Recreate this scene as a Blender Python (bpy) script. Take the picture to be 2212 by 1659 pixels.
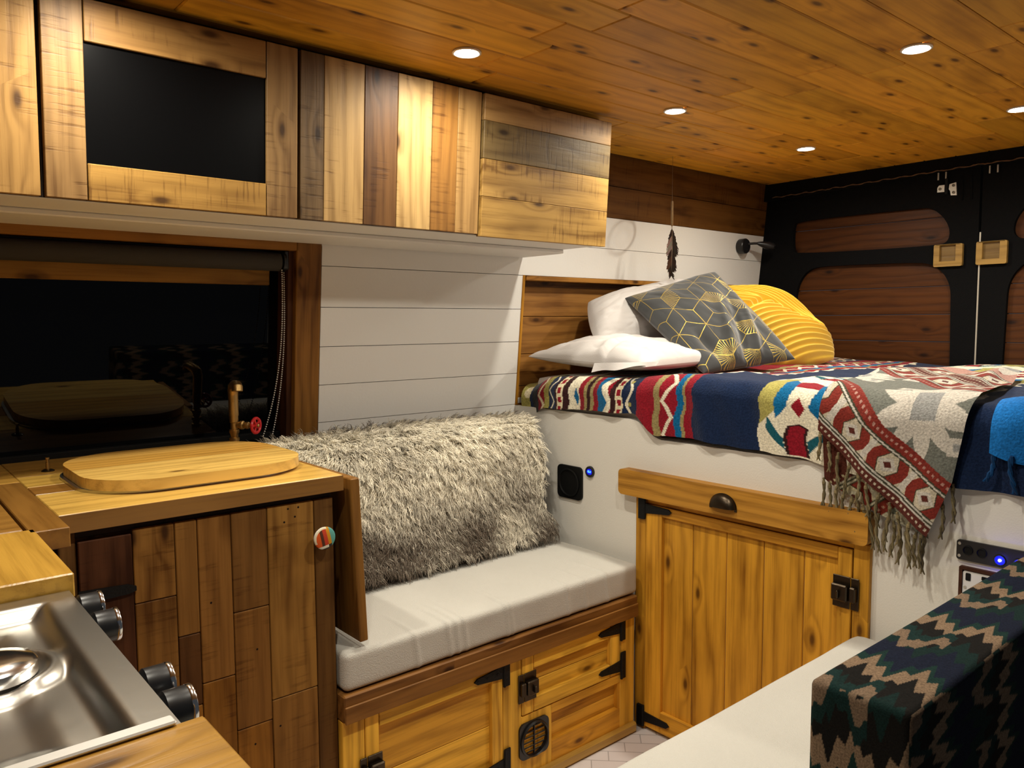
import bpy, math, random
import numpy as np
from mathutils import Vector, Matrix, geometry, noise as mnoise
random.seed(7); rng = np.random.default_rng(7)
for o in list(bpy.data.objects): bpy.data.objects.remove(o)
SC = bpy.context.scene; COL = SC.collection
R = math.radians

# ------------------------------------------------ camera, world, exposure
cam = bpy.data.cameras.new('camera'); camo = bpy.data.objects.new('camera', cam); COL.objects.link(camo)
yaw, pit, rol = R(49.58), R(4.53), R(.276)
fw = Vector((math.cos(yaw)*math.cos(pit), math.sin(yaw)*math.cos(pit), -math.sin(pit)))
rt = Vector((math.sin(yaw), -math.cos(yaw), 0)); dn = fw.cross(rt)
rt, dn = math.cos(rol)*rt+math.sin(rol)*dn, -math.sin(rol)*rt+math.cos(rol)*dn
camo.matrix_world = Matrix((rt, -dn, -fw)).transposed().to_4x4(); camo.location = (0, 0, 1.25)
cam.sensor_width = 36; cam.lens = 36*1684.6/2212; cam.clip_start = .02
SC.camera = camo
W = bpy.data.worlds.new('world'); SC.world = W; W.use_nodes = True
W.node_tree.nodes['Background'].inputs[0].default_value = (.86, .92, 1, 1)
W.node_tree.nodes['Background'].inputs[1].default_value = .03
SC.view_settings.view_transform = 'Standard'; SC.view_settings.look = 'None'
SC.view_settings.gamma = 1; SC.view_settings.use_curve_mapping = False
SC.view_settings.exposure = 0.82
LAMP_W = 13; LAMP_COL = (1, .93, .78); LAMP_ANGLE = 178

# ------------------------------------------------ materials
def nt(name):
    m = bpy.data.materials.new(name); m.use_nodes = True
    t = m.node_tree; b = t.nodes['Principled BSDF']
    def N(k, **kw):
        n = t.nodes.new('ShaderNode'+k)
        for a, v in kw.items():
            if a.startswith('i_'): n.inputs[a[2:].replace('_', ' ')].default_value = v
            elif a.startswith('n') and a[1:].isdigit(): n.inputs[int(a[1:])].default_value = v
            else: setattr(n, a, v)
        return n
    L = lambda a, b_: t.links.new(a, b_)
    return m, t, b, N, L
def plain(name, col, rough=.5, metal=0, bump=0, bscale=60, spec=.5, vary=0):
    m, t, b, N, L = nt(name)
    b.inputs['Base Color'].default_value = (*col, 1); b.inputs['Roughness'].default_value = rough
    b.inputs['Metallic'].default_value = metal; b.inputs['Specular IOR Level'].default_value = spec
    tc = N('TexCoord')
    if vary:
        n = N('TexNoise', i_Scale=7, i_Detail=4); L(tc.outputs['Object'], n.inputs['Vector'])
        mx = N('Mix', data_type='RGBA'); mx.inputs[6].default_value = (*[c*(1-vary) for c in col], 1); mx.inputs[7].default_value = (*[min(1, c*(1+vary)) for c in col], 1)
        L(n.outputs[0], mx.inputs[0]); L(mx.outputs[2], b.inputs['Base Color'])
    if bump:
        n = N('TexNoise', i_Scale=bscale, i_Detail=3); L(tc.outputs['Object'], n.inputs['Vector'])
        bp = N('Bump', i_Strength=bump, i_Distance=.004); L(n.outputs[0], bp.inputs['Height']); L(bp.outputs[0], b.inputs['Normal'])
    return m
def wood(name, contrast=.5, knots=.5, rough=.45, saw=0, blotch=.3, ringf=55, spec=.4):
    """wood whose grain follows each board's own 'gc' coordinates (x = along the grain) and base colour 'col'"""
    m, t, b, N, L = nt(name)
    gc = N('Attribute', attribute_name='gc'); co = N('Attribute', attribute_name='col')
    def scaled(s):
        v = N('VectorMath', operation='MULTIPLY'); v.inputs[1].default_value = s; L(gc.outputs['Vector'], v.inputs[0]); return v.outputs[0]
    def M(op, a, b_=None, clamp=False):
        n = N('Math', operation=op, use_clamp=clamp)
        for i, x in enumerate((a, b_)):
            if x is None: continue
            if isinstance(x, (int, float)): n.inputs[i].default_value = x
            else: L(x, n.inputs[i])
        return n.outputs[0]
    def smooth(x, lo, hi):
        n = N('MapRange', interpolation_type='SMOOTHSTEP', clamp=True); n.inputs[1].default_value = lo; n.inputs[2].default_value = hi; L(x, n.inputs[0]); return n.outputs[0]
    sx_ = N('SeparateXYZ'); L(gc.outputs['Vector'], sx_.inputs[0]); cx_ = N('CombineXYZ'); L(M('MULTIPLY', sx_.outputs[0], 5.2), cx_.inputs[0]); L(M('MULTIPLY', M('ADD', sx_.outputs[1], sx_.outputs[2]), 13.0), cx_.inputs[1])
    vo = N('TexVoronoi', feature='F1', voronoi_dimensions='2D', i_Scale=1.0, i_Randomness=1.0); L(cx_.outputs[0], vo.inputs['Vector'])
    sel = N('SeparateColor'); L(vo.outputs['Color'], sel.inputs[0])
    pick = M('GREATER_THAN', sel.outputs[0], 1-knots)
    d = vo.outputs['Distance']
    near = M('MULTIPLY', M('SUBTRACT', 1, smooth(d, .0, .42)), pick)
    core = M('MULTIPLY', M('SUBTRACT', 1, smooth(d, .035, .13)), pick)
    halo = M('MULTIPLY', M('SUBTRACT', 1, smooth(d, .08, .24)), pick)
    warp = N('TexNoise', i_Scale=1.0, i_Detail=2); L(scaled((2.2, 7, 7)), warp.inputs['Vector'])
    sp = N('SeparateXYZ'); L(gc.outputs['Vector'], sp.inputs[0])
    ph = M('ADD', M('ADD', M('MULTIPLY', M('ADD', sp.outputs[1], M('MULTIPLY', sp.outputs[2], .6)), ringf*6.283/2), M('MULTIPLY', warp.outputs[0], 16)), M('MULTIPLY', near, 7))
    ring = M('POWER', M('ADD', M('MULTIPLY', M('SINE', ph), .5), .5), 2.2)
    st = N('TexNoise', i_Scale=1.0, i_Detail=5, i_Roughness=.65); L(scaled((3, 90, 90)), st.inputs['Vector'])
    bl = N('TexNoise', i_Scale=1.0, i_Detail=3); L(scaled((3.5, 9, 9)), bl.inputs['Vector'])
    g = M('ADD', M('MULTIPLY', ring, .55), M('MULTIPLY', smooth(st.outputs[0], .42, .72), .6), True)
    g = M('MULTIPLY', g, contrast)
    g = M('ADD', g, M('MULTIPLY', smooth(bl.outputs[0], .48, .75), blotch), True)
    if saw:
        sw = N('TexNoise', i_Scale=1.0, i_Detail=3, i_Roughness=.7); L(scaled((95, 6, 6)), sw.inputs['Vector'])
        ar = N('TexNoise', i_Scale=1.0, i_Detail=2); L(scaled((5, 13, 13)), ar.inputs['Vector'])
        g = M('ADD', g, M('MULTIPLY', M('MULTIPLY', smooth(sw.outputs[0], .52, .66), smooth(ar.outputs[0], .47, .6)), saw), True)
    dk = N('Mix', data_type='RGBA', blend_type='MULTIPLY'); dk.inputs[0].default_value = 1; L(co.outputs['Color'], dk.inputs[6]); dk.inputs[7].default_value = (.36, .29, .20, 1)
    a = N('Mix', data_type='RGBA'); L(g, a.inputs[0]); L(co.outputs['Color'], a.inputs[6]); L(dk.outputs[2], a.inputs[7])
    kn = N('Mix', data_type='RGBA', blend_type='MULTIPLY'); kn.inputs[0].default_value = 1; L(co.outputs['Color'], kn.inputs[6]); kn.inputs[7].default_value = (.13, .09, .07, 1)
    a2 = N('Mix', data_type='RGBA'); L(M('MULTIPLY', halo, .45), a2.inputs[0]); L(a.outputs[2], a2.inputs[6]); L(dk.outputs[2], a2.inputs[7])
    c = N('Mix', data_type='RGBA'); L(M('MULTIPLY', core, .9), c.inputs[0]); L(a2.outputs[2], c.inputs[6]); L(kn.outputs[2], c.inputs[7])
    L(c.outputs[2], b.inputs['Base Color'])
    b.inputs['Roughness'].default_value = rough; b.inputs['Specular IOR Level'].default_value = spec
    bp = N('Bump', i_Strength=.25, i_Distance=.002); L(g, bp.inputs['Height']); bp.invert = True; L(bp.outputs[0], b.inputs['Normal'])
    return m
def cloth(name, rough=.9, bump=.4, bscale=400, sheen=.3, metal_attr=False, fuzz=0, bdist=.001):
    m, t, b, N, L = nt(name)
    co = N('Attribute', attribute_name='col'); tc = N('TexCoord')
    n = N('TexNoise', i_Scale=bscale, i_Detail=3); L(tc.outputs['Object'], n.inputs['Vector'])
    mx = N('Mix', data_type='RGBA', blend_type='MULTIPLY'); mx.inputs[0].default_value = 1
    rm = N('MapRange'); rm.inputs[1].default_value = .3; rm.inputs[2].default_value = .7; rm.inputs[3].default_value = 1-fuzz; rm.inputs[4].default_value = 1+fuzz*.5; L(n.outputs[0], rm.inputs[0])
    L(co.outputs['Color'], mx.inputs[6]); L(rm.outputs[0], mx.inputs[7]); L(mx.outputs[2], b.inputs['Base Color'])
    bp = N('Bump', i_Strength=bump, i_Distance=bdist); L(n.outputs[0], bp.inputs['Height']); L(bp.outputs[0], b.inputs['Normal'])
    b.inputs['Roughness'].default_value = rough; b.inputs['Specular IOR Level'].default_value = .1
    b.inputs['Sheen Weight'].default_value = sheen; b.inputs['Sheen Roughness'].default_value = .4
    if metal_attr:
        L(co.outputs['Alpha'], b.inputs['Metallic'])
        r2 = N('MapRange'); r2.inputs[3].default_value = rough; r2.inputs[4].default_value = .3; L(co.outputs['Alpha'], r2.inputs[0]); L(r2.outputs[0], b.inputs['Roughness'])
    return m
def glow(name, col, strength):
    m, t, b, N, L = nt(name)
    b.inputs['Base Color'].default_value = (*col, 1); b.inputs['Emission Color'].default_value = (*col, 1); b.inputs['Emission Strength'].default_value = strength
    return m
M_ = dict(
    pine=wood('pine', .7, .28, .5, 0, .5, 60, .22), pallet=wood('pallet_wood', .65, .25, .5, .5, .45, 55, .3), ceil=wood('ceiling_pine', .4, .55, .48, 0, .5, 40, .3),
    top=wood('worktop_wood', .5, .07, .28, 0, .3, 45, .5), dark=wood('stained_wood', .6, .12, .6, .35, .85, 55, .15), board=wood('board_wood', .5, .06, .35, 0, .4, 60),
    white=plain('white_paint', (.80, .78, .74), .55, 0, .08, 120), cream=plain('cream_panel', (.76, .73, .66), .6, 0, .12, 300),
    black=plain('black_paint', (.0035, .0035, .004), .85, 0, .5, 350, .12), iron=plain('black_iron', (.006, .006, .006), .55, .3, .3, 250, .3),
    screen=plain('chalkboard', (.002, .002, .0022), .30, 0, 0, 60, .12), steel=plain('stainless_steel', (.55, .54, .50), .30, 1, .04, 40),
    lip=plain('polished_edge', (.80, .79, .75), .35, .45), chrome=plain('chrome', (.8, .8, .8), .16, 1), brass=plain('aged_brass', (.52, .34, .13), .4, 1, .2, 150), bronze=plain('bronze', (.06, .045, .03), .32, .9, .1, 100),
    red=plain('red_enamel', (.55, .015, .02), .3), plastic=plain('black_plastic', (.01, .01, .011), .35), matte=plain('black_matt', (.004, .004, .004), .6, 0, 0, 60, .2),
    glassk=plain('night_glass', (.001, .001, .0015), .02, 0, 0, 60, .36), blind=plain('blind_fabric', (.055, .05, .045), .85, 0, .2, 500, .2),
    canvas=plain('calico', (.53, .51, .46), .9, 0, .45, 420, .15, .05), linen=plain('white_cotton', (.60, .57, .55), .85, 0, .15, 300, .2),
    wooly=plain('hide', (.40, .34, .25), .9), darkcloth=plain('dark_cloth', (.02, .018, .016), .9), tile=None, shell=plain('cab_dark', (.03, .03, .032), .8),
    woodcol=cloth('wood_paint', .5, .05, 200, 0), vfab=cloth('woven_wool', 1, .7, 210, .15, fuzz=.32, bdist=.003), awool=cloth('upholstery_wool', 1, .5, 420, .0, fuzz=.4), velvet=cloth('velvet', .62, .15, 500, .6, True), vmust=cloth('pleated_velvet', .6, .1, 500, .5),
    fur=cloth('fleece', .8, 0, 100, .2), thread=cloth('thread', .9, .3, 300, .1, fuzz=.2), feather=cloth('feather', .8, .2, 300, .1),
    lens=glow('lamp_lens', (1, .95, .88), 60), led=glow('blue_led', (.35, .45, 1), 30), ledblue=glow('blue_halo', (.0, .003, 1), .55), digits=glow('digits', (.1, .55, 1), 2.2), scrblue=glow('display_blue', (.0, .005, .6), .45),
    bezel=plain('lamp_bezel', (.75, .72, .66), .35, .3), sock=plain('socket_white', (.75, .74, .72), .3), silver=plain('zinc', (.55, .52, .45), .45, .6),
)
def tile_mat():
    m, t, b, N, L = nt('floor_tile'); tc = N('TexCoord')
    mp = N('Mapping'); mp.inputs['Rotation'].default_value = (0, 0, R(45)); L(tc.outputs['Object'], mp.inputs[0])
    br = N('TexBrick', i_Scale=5.0); br.inputs['Color1'].default_value = (.62, .57, .55, 1); br.inputs['Color2'].default_value = (.54, .49, .48, 1); br.inputs['Mortar'].default_value = (.32, .29, .28, 1)
    br.inputs['Mortar Size'].default_value = .008; L(mp.outputs[0], br.inputs['Vector']); L(br.outputs[0], b.inputs['Base Color']); b.inputs['Roughness'].default_value = .45
    return m
M_['tile'] = tile_mat()

# ------------------------------------------------ object helpers
def tag(o, label=None, cat=None, group=None, kind=None):
    for k, v in (('label', label), ('category', cat), ('group', group), ('kind', kind)):
        if v: o[k] = v
    return o
def empty(name, loc, label, cat, group=None):
    o = bpy.data.objects.new(name, None); COL.objects.link(o); o.location = loc; o.empty_display_size = .05
    return tag(o, label, cat, group)
def link(o, parent):
    COL.objects.link(o)
    if parent is not None:
        bpy.context.view_layer.update(); o.parent = parent; o.matrix_parent_inverse = parent.matrix_world.inverted()
    return o
def raw(name, V, F, mat, parent=None, col=None, gc=None, smooth=True, sharp=35):
    me = bpy.data.meshes.new(name); me.from_pydata([tuple(v) for v in V], [], [tuple(f) for f in F]); me.update()
    return fin(name, me, mat, parent, col, gc, smooth, sharp)
def fin(name, me, mat, parent, col, gc, smooth=True, sharp=35):
    n = len(me.vertices)
    if col is not None:
        a = me.attributes.new('col', 'FLOAT_COLOR', 'POINT'); c = np.ones((n, 4), np.float32); c[:, :np.shape(col)[1]] = col; a.data.foreach_set('color', c.ravel())
    if gc is not None:
        a = me.attributes.new('gc', 'FLOAT_VECTOR', 'POINT'); a.data.foreach_set('vector', np.asarray(gc, np.float32).ravel())
    me.polygons.foreach_set('use_smooth', [smooth]*len(me.polygons))
    if smooth and sharp: me.set_sharp_from_angle(angle=R(sharp))
    me.materials.append(M_[mat] if isinstance(mat, str) else mat)
    return link(bpy.data.objects.new(name, me), parent)
def grid(name, P, mat, parent=None, col=None, smooth=True, wrapu=False):
    """P: (nu, nv, 3) array -> one quad mesh"""
    nu, nv = P.shape[:2]; iu = nu if wrapu else nu-1
    a = np.arange(nu*nv).reshape(nu, nv)
    i = np.arange(iu); a2 = np.roll(a, -1, 0)
    q = np.stack([a[:iu, :-1], a2[:iu, :-1], a2[:iu, 1:], a[:iu, 1:]], -1).reshape(-1, 4)
    return mesh_np(name, P.reshape(-1, 3), q, mat, parent, None if col is None else col.reshape(nu*nv, -1), smooth)
def mesh_np(name, V, Q, mat, parent=None, col=None, smooth=True):
    me = bpy.data.meshes.new(name); k = Q.shape[1]
    me.vertices.add(len(V)); me.vertices.foreach_set('co', np.asarray(V, np.float32).ravel())
    me.loops.add(Q.size); me.loops.foreach_set('vertex_index', Q.astype(np.int32).ravel())
    me.polygons.add(len(Q)); me.polygons.foreach_set('loop_start', (np.arange(len(Q))*k).astype(np.int32)); me.polygons.foreach_set('loop_total', np.full(len(Q), k, np.int32))
    me.update(calc_edges=True); me.validate()
    return fin(name, me, mat, parent, col, None, smooth, 0)

class MB:
    """collects boxes, lathes, tubes and prisms and links them as ONE mesh"""
    def __init__(s): s.v = []; s.f = []; s.g = []; s.c = []
    def add(s, V, F, grain=0, col=(1, 1, 1), mat=None, jit=.0, gv=None):
        n = len(s.v); off = Vector((random.uniform(0, 50), random.uniform(0, 50), random.uniform(0, 50)))
        ax = [(0, 1, 2), (1, 2, 0), (2, 0, 1)][grain]; k = 1+random.uniform(-jit, jit)
        for p in V:
            p = Vector(p); q = Vector((p[ax[0]], p[ax[1]], p[ax[2]]))+off
            s.g.append(q); s.c.append((col[0]*k, col[1]*k, col[2]*k)); s.v.append(mat @ p if mat else p)
        s.f += [tuple(i+n for i in f) for f in F]; return s
    def box(s, lo, hi, b=.0015, grain=0, col=(1, 1, 1), mat=None, jit=.0):
        lo = [min(x, y) for x, y in zip(lo, hi)] if True else lo; hi = [max(x, y) for x, y in zip(lo, hi)]
        return s._box(lo, hi, b, grain, col, mat, jit)
    def _box(s, lo, hi, b, grain, col, mat, jit):
        b = min(b, *[(h-l)*.45 for l, h in zip(lo, hi)]); idx = {}; V = []
        for sx in (0, 1):
            for sy in (0, 1):
                for sz in (0, 1):
                    S = (sx, sy, sz)
                    for a in range(3):
                        p = [(hi[i] if S[i] else lo[i]) if i == a else (hi[i]-b if S[i] else lo[i]+b) for i in range(3)]
                        idx[S, a] = len(V); V.append(p)
        F = []
        for a in range(3):
            o = [i for i in range(3) if i != a]
            for sg in (0, 1):
                q = []
                for u, w in ((0, 0), (1, 0), (1, 1), (0, 1)):
                    S = [0]*3; S[a] = sg; S[o[0]] = u; S[o[1]] = w; q.append(idx[tuple(S), a])
                flip = (sg == 0) ^ (a == 1)
                F.append(q[::-1] if flip else q)
        for a in range(3):
            o = [i for i in range(3) if i != a]
            for u in (0, 1):
                for w in (0, 1):
                    S0 = [0]*3; S1 = [0]*3; S0[a] = 0; S1[a] = 1
                    for S in (S0, S1): S[o[0]] = u; S[o[1]] = w
                    S0, S1 = tuple(S0), tuple(S1)
                    q = [idx[S0, o[0]], idx[S1, o[0]], idx[S1, o[1]], idx[S0, o[1]]]
                    F.append(s._orient(V, q, lo, hi))
        for sx in (0, 1):
            for sy in (0, 1):
                for sz in (0, 1): F.append(s._orient(V, [idx[(sx, sy, sz), a] for a in range(3)], lo, hi))
        return s.add(V, F, grain, col, mat, jit)
    @staticmethod
    def _orient(V, q, lo, hi):
        p = [Vector(V[i]) for i in q]; n = (p[1]-p[0]).cross(p[2]-p[0]); c = sum(p, Vector())/len(p)-(Vector(lo)+Vector(hi))/2
        return q if n.dot(c) > 0 else q[::-1]
    def lathe(s, prof, loc, axis=(0, 0, 1), n=24, col=(1, 1, 1), cap=True):
        z = Vector(axis).normalized(); x = z.orthogonal().normalized(); y = z.cross(x); V = []; F = []
        for r, h in prof:
            for k in range(n):
                a = 2*math.pi*k/n; V.append(Vector(loc)+x*(r*math.cos(a))+y*(r*math.sin(a))+z*h)
        m = len(prof)
        for i in range(m-1):
            for k in range(n): F.append((i*n+k, i*n+(k+1) % n, (i+1)*n+(k+1) % n, (i+1)*n+k))
        if cap: F.append(tuple(range(n))[::-1]); F.append(tuple((m-1)*n+k for k in range(n)))
        return s.add(V, F, 0, col)
    def tube(s, pts, rad, n=8, col=(1, 1, 1), cap=True):
        pts = [Vector(p) for p in pts]; m = len(pts); V = []; F = []
        rad = [rad]*m if isinstance(rad, (int, float)) else rad; up = None
        for i, p in enumerate(pts):
            t = (pts[min(i+1, m-1)]-pts[max(i-1, 0)]).normalized()
            up = t.orthogonal().normalized() if up is None else (up-t*up.dot(t)).normalized()
            w = t.cross(up)
            for k in range(n):
                a = 2*math.pi*k/n; V.append(p+up*(rad[i]*math.cos(a))+w*(rad[i]*math.sin(a)))
        for i in range(m-1):
            for k in range(n): F.append((i*n+k, i*n+(k+1) % n, (i+1)*n+(k+1) % n, (i+1)*n+k))
        if cap: F.append(tuple(range(n))[::-1]); F.append(tuple((m-1)*n+k for k in range(n)))
        return s.add(V, F, 0, col)
    def prism(s, poly, to3, d0, d1, grain=0, col=(1, 1, 1), holes=()):
        """poly (2D) extruded between depths d0,d1; to3(u,v,d) -> point; holes are cut through"""
        rings = [list(poly)]+[list(h) for h in holes]; flat = [p for r in rings for p in r]
        tri = geometry.tessellate_polygon([[Vector((p[0], p[1], 0)) for p in r] for r in rings])
        n = len(flat); V = [to3(p[0], p[1], d0) for p in flat]+[to3(p[0], p[1], d1) for p in flat]
        F = [tuple(t) for t in tri]+[tuple(i+n for i in t[::-1]) for t in tri]; k = 0
        for r in rings:
            m = len(r)
            for i in range(m): F.append((k+i, k+(i+1) % m, k+(i+1) % m+n, k+i+n))
            k += m
        return s.add(V, F, grain, col)
    def build(s, name, mat, parent=None, smooth=True, sharp=35, fix=True):
        o = raw(name, s.v, s.f, mat, parent, np.array(s.c), np.array([tuple(g) for g in s.g]), smooth, sharp)
        if fix:
            import bmesh
            bm = bmesh.new(); bm.from_mesh(o.data); bmesh.ops.recalc_face_normals(bm, faces=bm.faces); bm.to_mesh(o.data); bm.free()
        return o
def rrect(u0, v0, u1, v1, r, n=6):
    P = []
    for cx, cy, a0 in ((u1-r, v1-r, 0), (u0+r, v1-r, 90), (u0+r, v0+r, 180), (u1-r, v0+r, 270)):
        for k in range(n+1):
            a = R(a0+90*k/n); P.append((cx+r*math.cos(a), cy+r*math.sin(a)))
    return P
XP = lambda u, v, d: (d, u, v)      # plane facing along X: (Y, Z, X)
YP = lambda u, v, d: (u, d, v)      # plane facing along Y: (X, Z, Y)
ZP = lambda u, v, d: (u, v, d)
def smoothpoly(P, it=2):
    for _ in range(it):
        Q = []
        for i in range(len(P)):
            a, b = P[i], P[(i+1) % len(P)]
            Q += [(a[0]*.75+b[0]*.25, a[1]*.75+b[1]*.25), (a[0]*.25+b[0]*.75, a[1]*.25+b[1]*.75)]
        P = Q
    return P
def fbm(P, sc, seed=0, oct=3):
    """cheap smooth numpy value-noise stand-in built from sines, in -1..1"""
    r = np.random.default_rng(seed); out = np.zeros(P.shape[:-1]); a = 1; tot = 0
    for o in range(oct):
        for k in range(4):
            d = r.normal(size=P.shape[-1]); d /= np.linalg.norm(d)+1e-9
            out += a*np.sin((P*d).sum(-1)*sc*(2**o)*r.uniform(.7, 1.3)+r.uniform(0, 6.28)); tot += a
        a *= .5
    return out/tot*1.8
def dup(root, loc, label=None):
    c = root.copy(); COL.objects.link(c); c.location = loc
    if label: c['label'] = label
    for ch in root.children:
        d = ch.copy(); COL.objects.link(d); d.parent = c; d.matrix_parent_inverse = ch.matrix_parent_inverse.copy()
        for g in ch.children:
            e = g.copy(); COL.objects.link(e); e.parent = d; e.matrix_parent_inverse = g.matrix_parent_inverse.copy()
    return c
Yw = lambda z: 2.118-.1*(z-.96)     # the left wall leans inwards as it rises
XR = 3.3; ZC = 1.875
PINE = (.72, .35, .030); PINE2 = (.56, .255, .023); AMB = (.30, .14, .02)

# ------------------------------------------------ shell
b = MB(); b.box((-1.6, -.1, -.04), (3.4, 2.3, 0)); tag(b.build('floor', 'tile'), kind='structure')
b = MB()
ys = [2.13]+[1.557+.1147*k for k in range(4, -16, -1)]
for k in range(1, len(ys)):
    y1, y0 = ys[k-1], ys[k]
    if k == 1: continue
    cuts = [-1.6]+sorted(x+random.uniform(-.02, .02) for x in ([-1.1, -.2, .55, 1.27, 2.03, 2.75] if k % 2 else [-1.3, -.5, .3, 1.2, 1.9, 2.45, 3.0]))+[3.32]
    for x0, x1 in zip(cuts[:-1], cuts[1:]):
        j = random.uniform(.82, 1.12)
        b.box((x0+.0006, y0+.0012, ZC), (x1-.0008, y1-.0012, ZC+.018), .003, 0, (.70*j, .33*j*random.uniform(.95, 1.05), .028*j))
tag(b.build('ceiling', 'ceil'), kind='structure')
b = MB(); b.box((-1.6, -.2, ZC+.02), (3.4, 2.3, ZC+.05)); tag(b.build('ceiling', 'shell'), kind='structure')
# left wall: boards with real gaps, leaning inwards
def wallboards(b, x0, x1, zs, colr, grain=0, skin=.012, gap=.0009, dy=0):
    for z0, z1 in zip(zs[:-1], zs[1:]):
        c = [(x0, Yw(z0)+dy, z0+gap), (x1, Yw(z0)+dy, z0+gap), (x1, Yw(z1)+dy, z1-gap), (x0, Yw(z1)+dy, z1-gap)]
        j = random.uniform(.85, 1.12) if colr != (1, 1, 1) else 1
        V = [Vector(p) for p in c]+[Vector(p)+Vector((0, skin, 0)) for p in c]
        V = V[:4]+V[4:]
        b.add(V, [(0, 1, 2, 3), (7, 6, 5, 4), (0, 4, 5, 1), (3, 2, 6, 7), (1, 5, 6, 2), (0, 3, 7, 4)], grain, tuple(k*j for k in colr))
ZW = [.0, .26, .376, .492, .608, .724, .84, .956, 1.068, 1.181, 1.296, 1.414, 1.53]
b = MB(); wallboards(b, 1.05, 1.822, ZW, (1, 1, 1)); wallboards(b, -1.6, 1.05, [0, .45, .9], (1, 1, 1)); wallboards(b, -1.6, 1.05, [1.47, 1.56], (1, 1, 1))
wallboards(b, 1.822, XR, [1.414, 1.529, 1.645], (1, 1, 1)); wallboards(b, -1.6, 1.822, [1.53, 1.645, 1.76, 1.9], (1, 1, 1)); wallboards(b, 1.822, XR, [.0, .5, .98], (1, 1, 1))
tag(b.build('wall_left', 'white', smooth=False), kind='structure')
b = MB(); wallboards(b, 1.70, XR, [1.645, 1.762, 1.90], (.15, .062, .012), 0, .014, .0012); tag(b.build('wall_left', 'dark', smooth=False), kind='structure')
b = MB(); b.box((-1.6, 2.24, -.04), (.98-2, 2.3, 1.95)); b.box((1.04, 2.24, -.04), (3.4, 2.3, 1.95)); b.box((-1.6, 2.24, -.04), (1.04, 2.3, .85)); b.box((-1.6, 2.24, 1.5), (1.04, 2.3, 1.95))
tag(b.build('wall_left', 'shell'), kind='structure')
b = MB(); b.box((1.83, .10, 0), (XR, .14, ZC)); tag(b.build('wall_right', 'white'), kind='structure')
b = MB(); b.box((-1.66, -.1, 0), (-1.6, 2.3, 1.95)); tag(b.build('wall_front', 'shell'), kind='structure')

# rear doors: black panelled doors with wooden infill seen through rounded openings
up = smoothpoly([(1.9, 1.70), (1.9, 1.545), (1.86, 1.552), (1.29, 1.544), (1.24, 1.544), (1.225, 1.63), (1.30, 1.70), (1.38, 1.70)], 3)
up = smoothpoly([(1.88, 1.700), (1.899, 1.680), (1.899, 1.57), (1.875, 1.552), (1.29, 1.543), (1.235, 1.555), (1.238, 1.625), (1.30, 1.695), (1.38, 1.698)], 3)
low = smoothpoly([(1.88, .90), (1.885, 1.33), (1.87, 1.42), (1.82, 1.482), (1.74, 1.490), (1.39, 1.484), (1.29, 1.474), (1.225, 1.40), (1.222, 1.28), (1.214, .90)], 3)
mir = lambda P: [(2.252-y, z) for y, z in P][::-1]
hdr = [(2.115, .0), (2.09, 1.45), (2.045, 1.80), (2.02, 1.872), (1.135, 1.90), (1.126, 0)]
def rear_door(name, P, holes, label_bits, ybox):
    b = MB(); b.prism(P, XP, XR, XR+.035, 2, (1, 1, 1), holes)
    d = tag(b.build(name, 'black', sharp=30), kind='structure')
    for z0, z1, zs in ((1.53, 1.71, [1.53, 1.655, 1.72]), (.85, 1.5, [.85, .945, 1.055, 1.164, 1.273, 1.385, 1.5])):
        w = MB()
        for a, c in zip(zs[:-1], zs[1:]):
            j = random.uniform(.85, 1.1); w.box((XR+.02, ybox[0], a+.001), (XR+.034, ybox[1], c-.001), .002, 1, (.085*j, .026*j, .004*j))
        w.build('wood_panel', 'pine', d)
    return d
b = MB()
d1 = rear_door('door_1', hdr, [up, low], '', (1.19, 1.92)); d2 = rear_door('door_2', [(1.12, 0), (1.126, 1.90), (.23, 1.872), (.2, 1.80), (.15, 1.45), (.13, 0)], [mir(up), mir(low)], '', (.33, 1.06))
def pull(parent, y0, y1, z0, z1):
    b = MB(); b.prism(rrect(y0, z0, y1, z1, .006), XP, XR-.016, XR+.001, 1, (.40, .24, .06), [[(y1-.021, z1-.003), (y0+.024, z1-.003), (y0+.024, z0+.02), (y1-.021, z0+.02)]])
    h = b.build('pull_handle', 'board', parent)
    b = MB(); b.box((XR-.004, y0+.02, z0+.017), (XR+.002, y1-.018, z1-.002), .001, 1, (.20, .12, .035)); b.build('finger_recess', 'board', h)
    b = MB(); b.box((XR-.016, y0+.006, z1-.004), (XR-.002, y1-.006, z1), .001, 1, (.40, .24, .06)); b.build('top_edge', 'board', h)
pull(d1, 1.182, 1.286, 1.459, 1.545); pull(d2, 1.030, 1.134, 1.459, 1.545)
for par, y in ((d1, 1.282), (d1, 1.254), (d2, 1.101), (d2, 1.074)):
    b = MB(); b.lathe([(.003, 0), (.003, .028)], (XR-.008, y, 1.797), n=10); b.build('lock_pin', 'silver', par)
for P, sc in (([(1.285, 1.75), (1.285, 1.768), (1.279, 1.776), (1.259, 1.776), (1.259, 1.752), (1.255, 1.749)], [(1.275, 1.762)]), ([(1.241, 1.776), (1.217, 1.781), (1.214, 1.731), (1.235, 1.733), (1.238, 1.751), (1.243, 1.757)], [(1.226, 1.770), (1.225, 1.743)])):
    b = MB(); b.prism(P, XP, XR-.006, XR+.001); k = b.build('latch_plate', 'silver', d1)
    for y, z in sc:
        b = MB(); b.lathe([(.0055, 0), (.0055, .002), (.0035, .002), (.003, .0005)], (XR-.006, y, z), (-1, 0, 0), 12); b.build('screw', 'bronze', k)
b = MB(); b.box((XR-.012, 1.245, 1.738), (XR, 1.257, 1.80), .002); b.build('latch_bolt', 'matte', d1)
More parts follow.
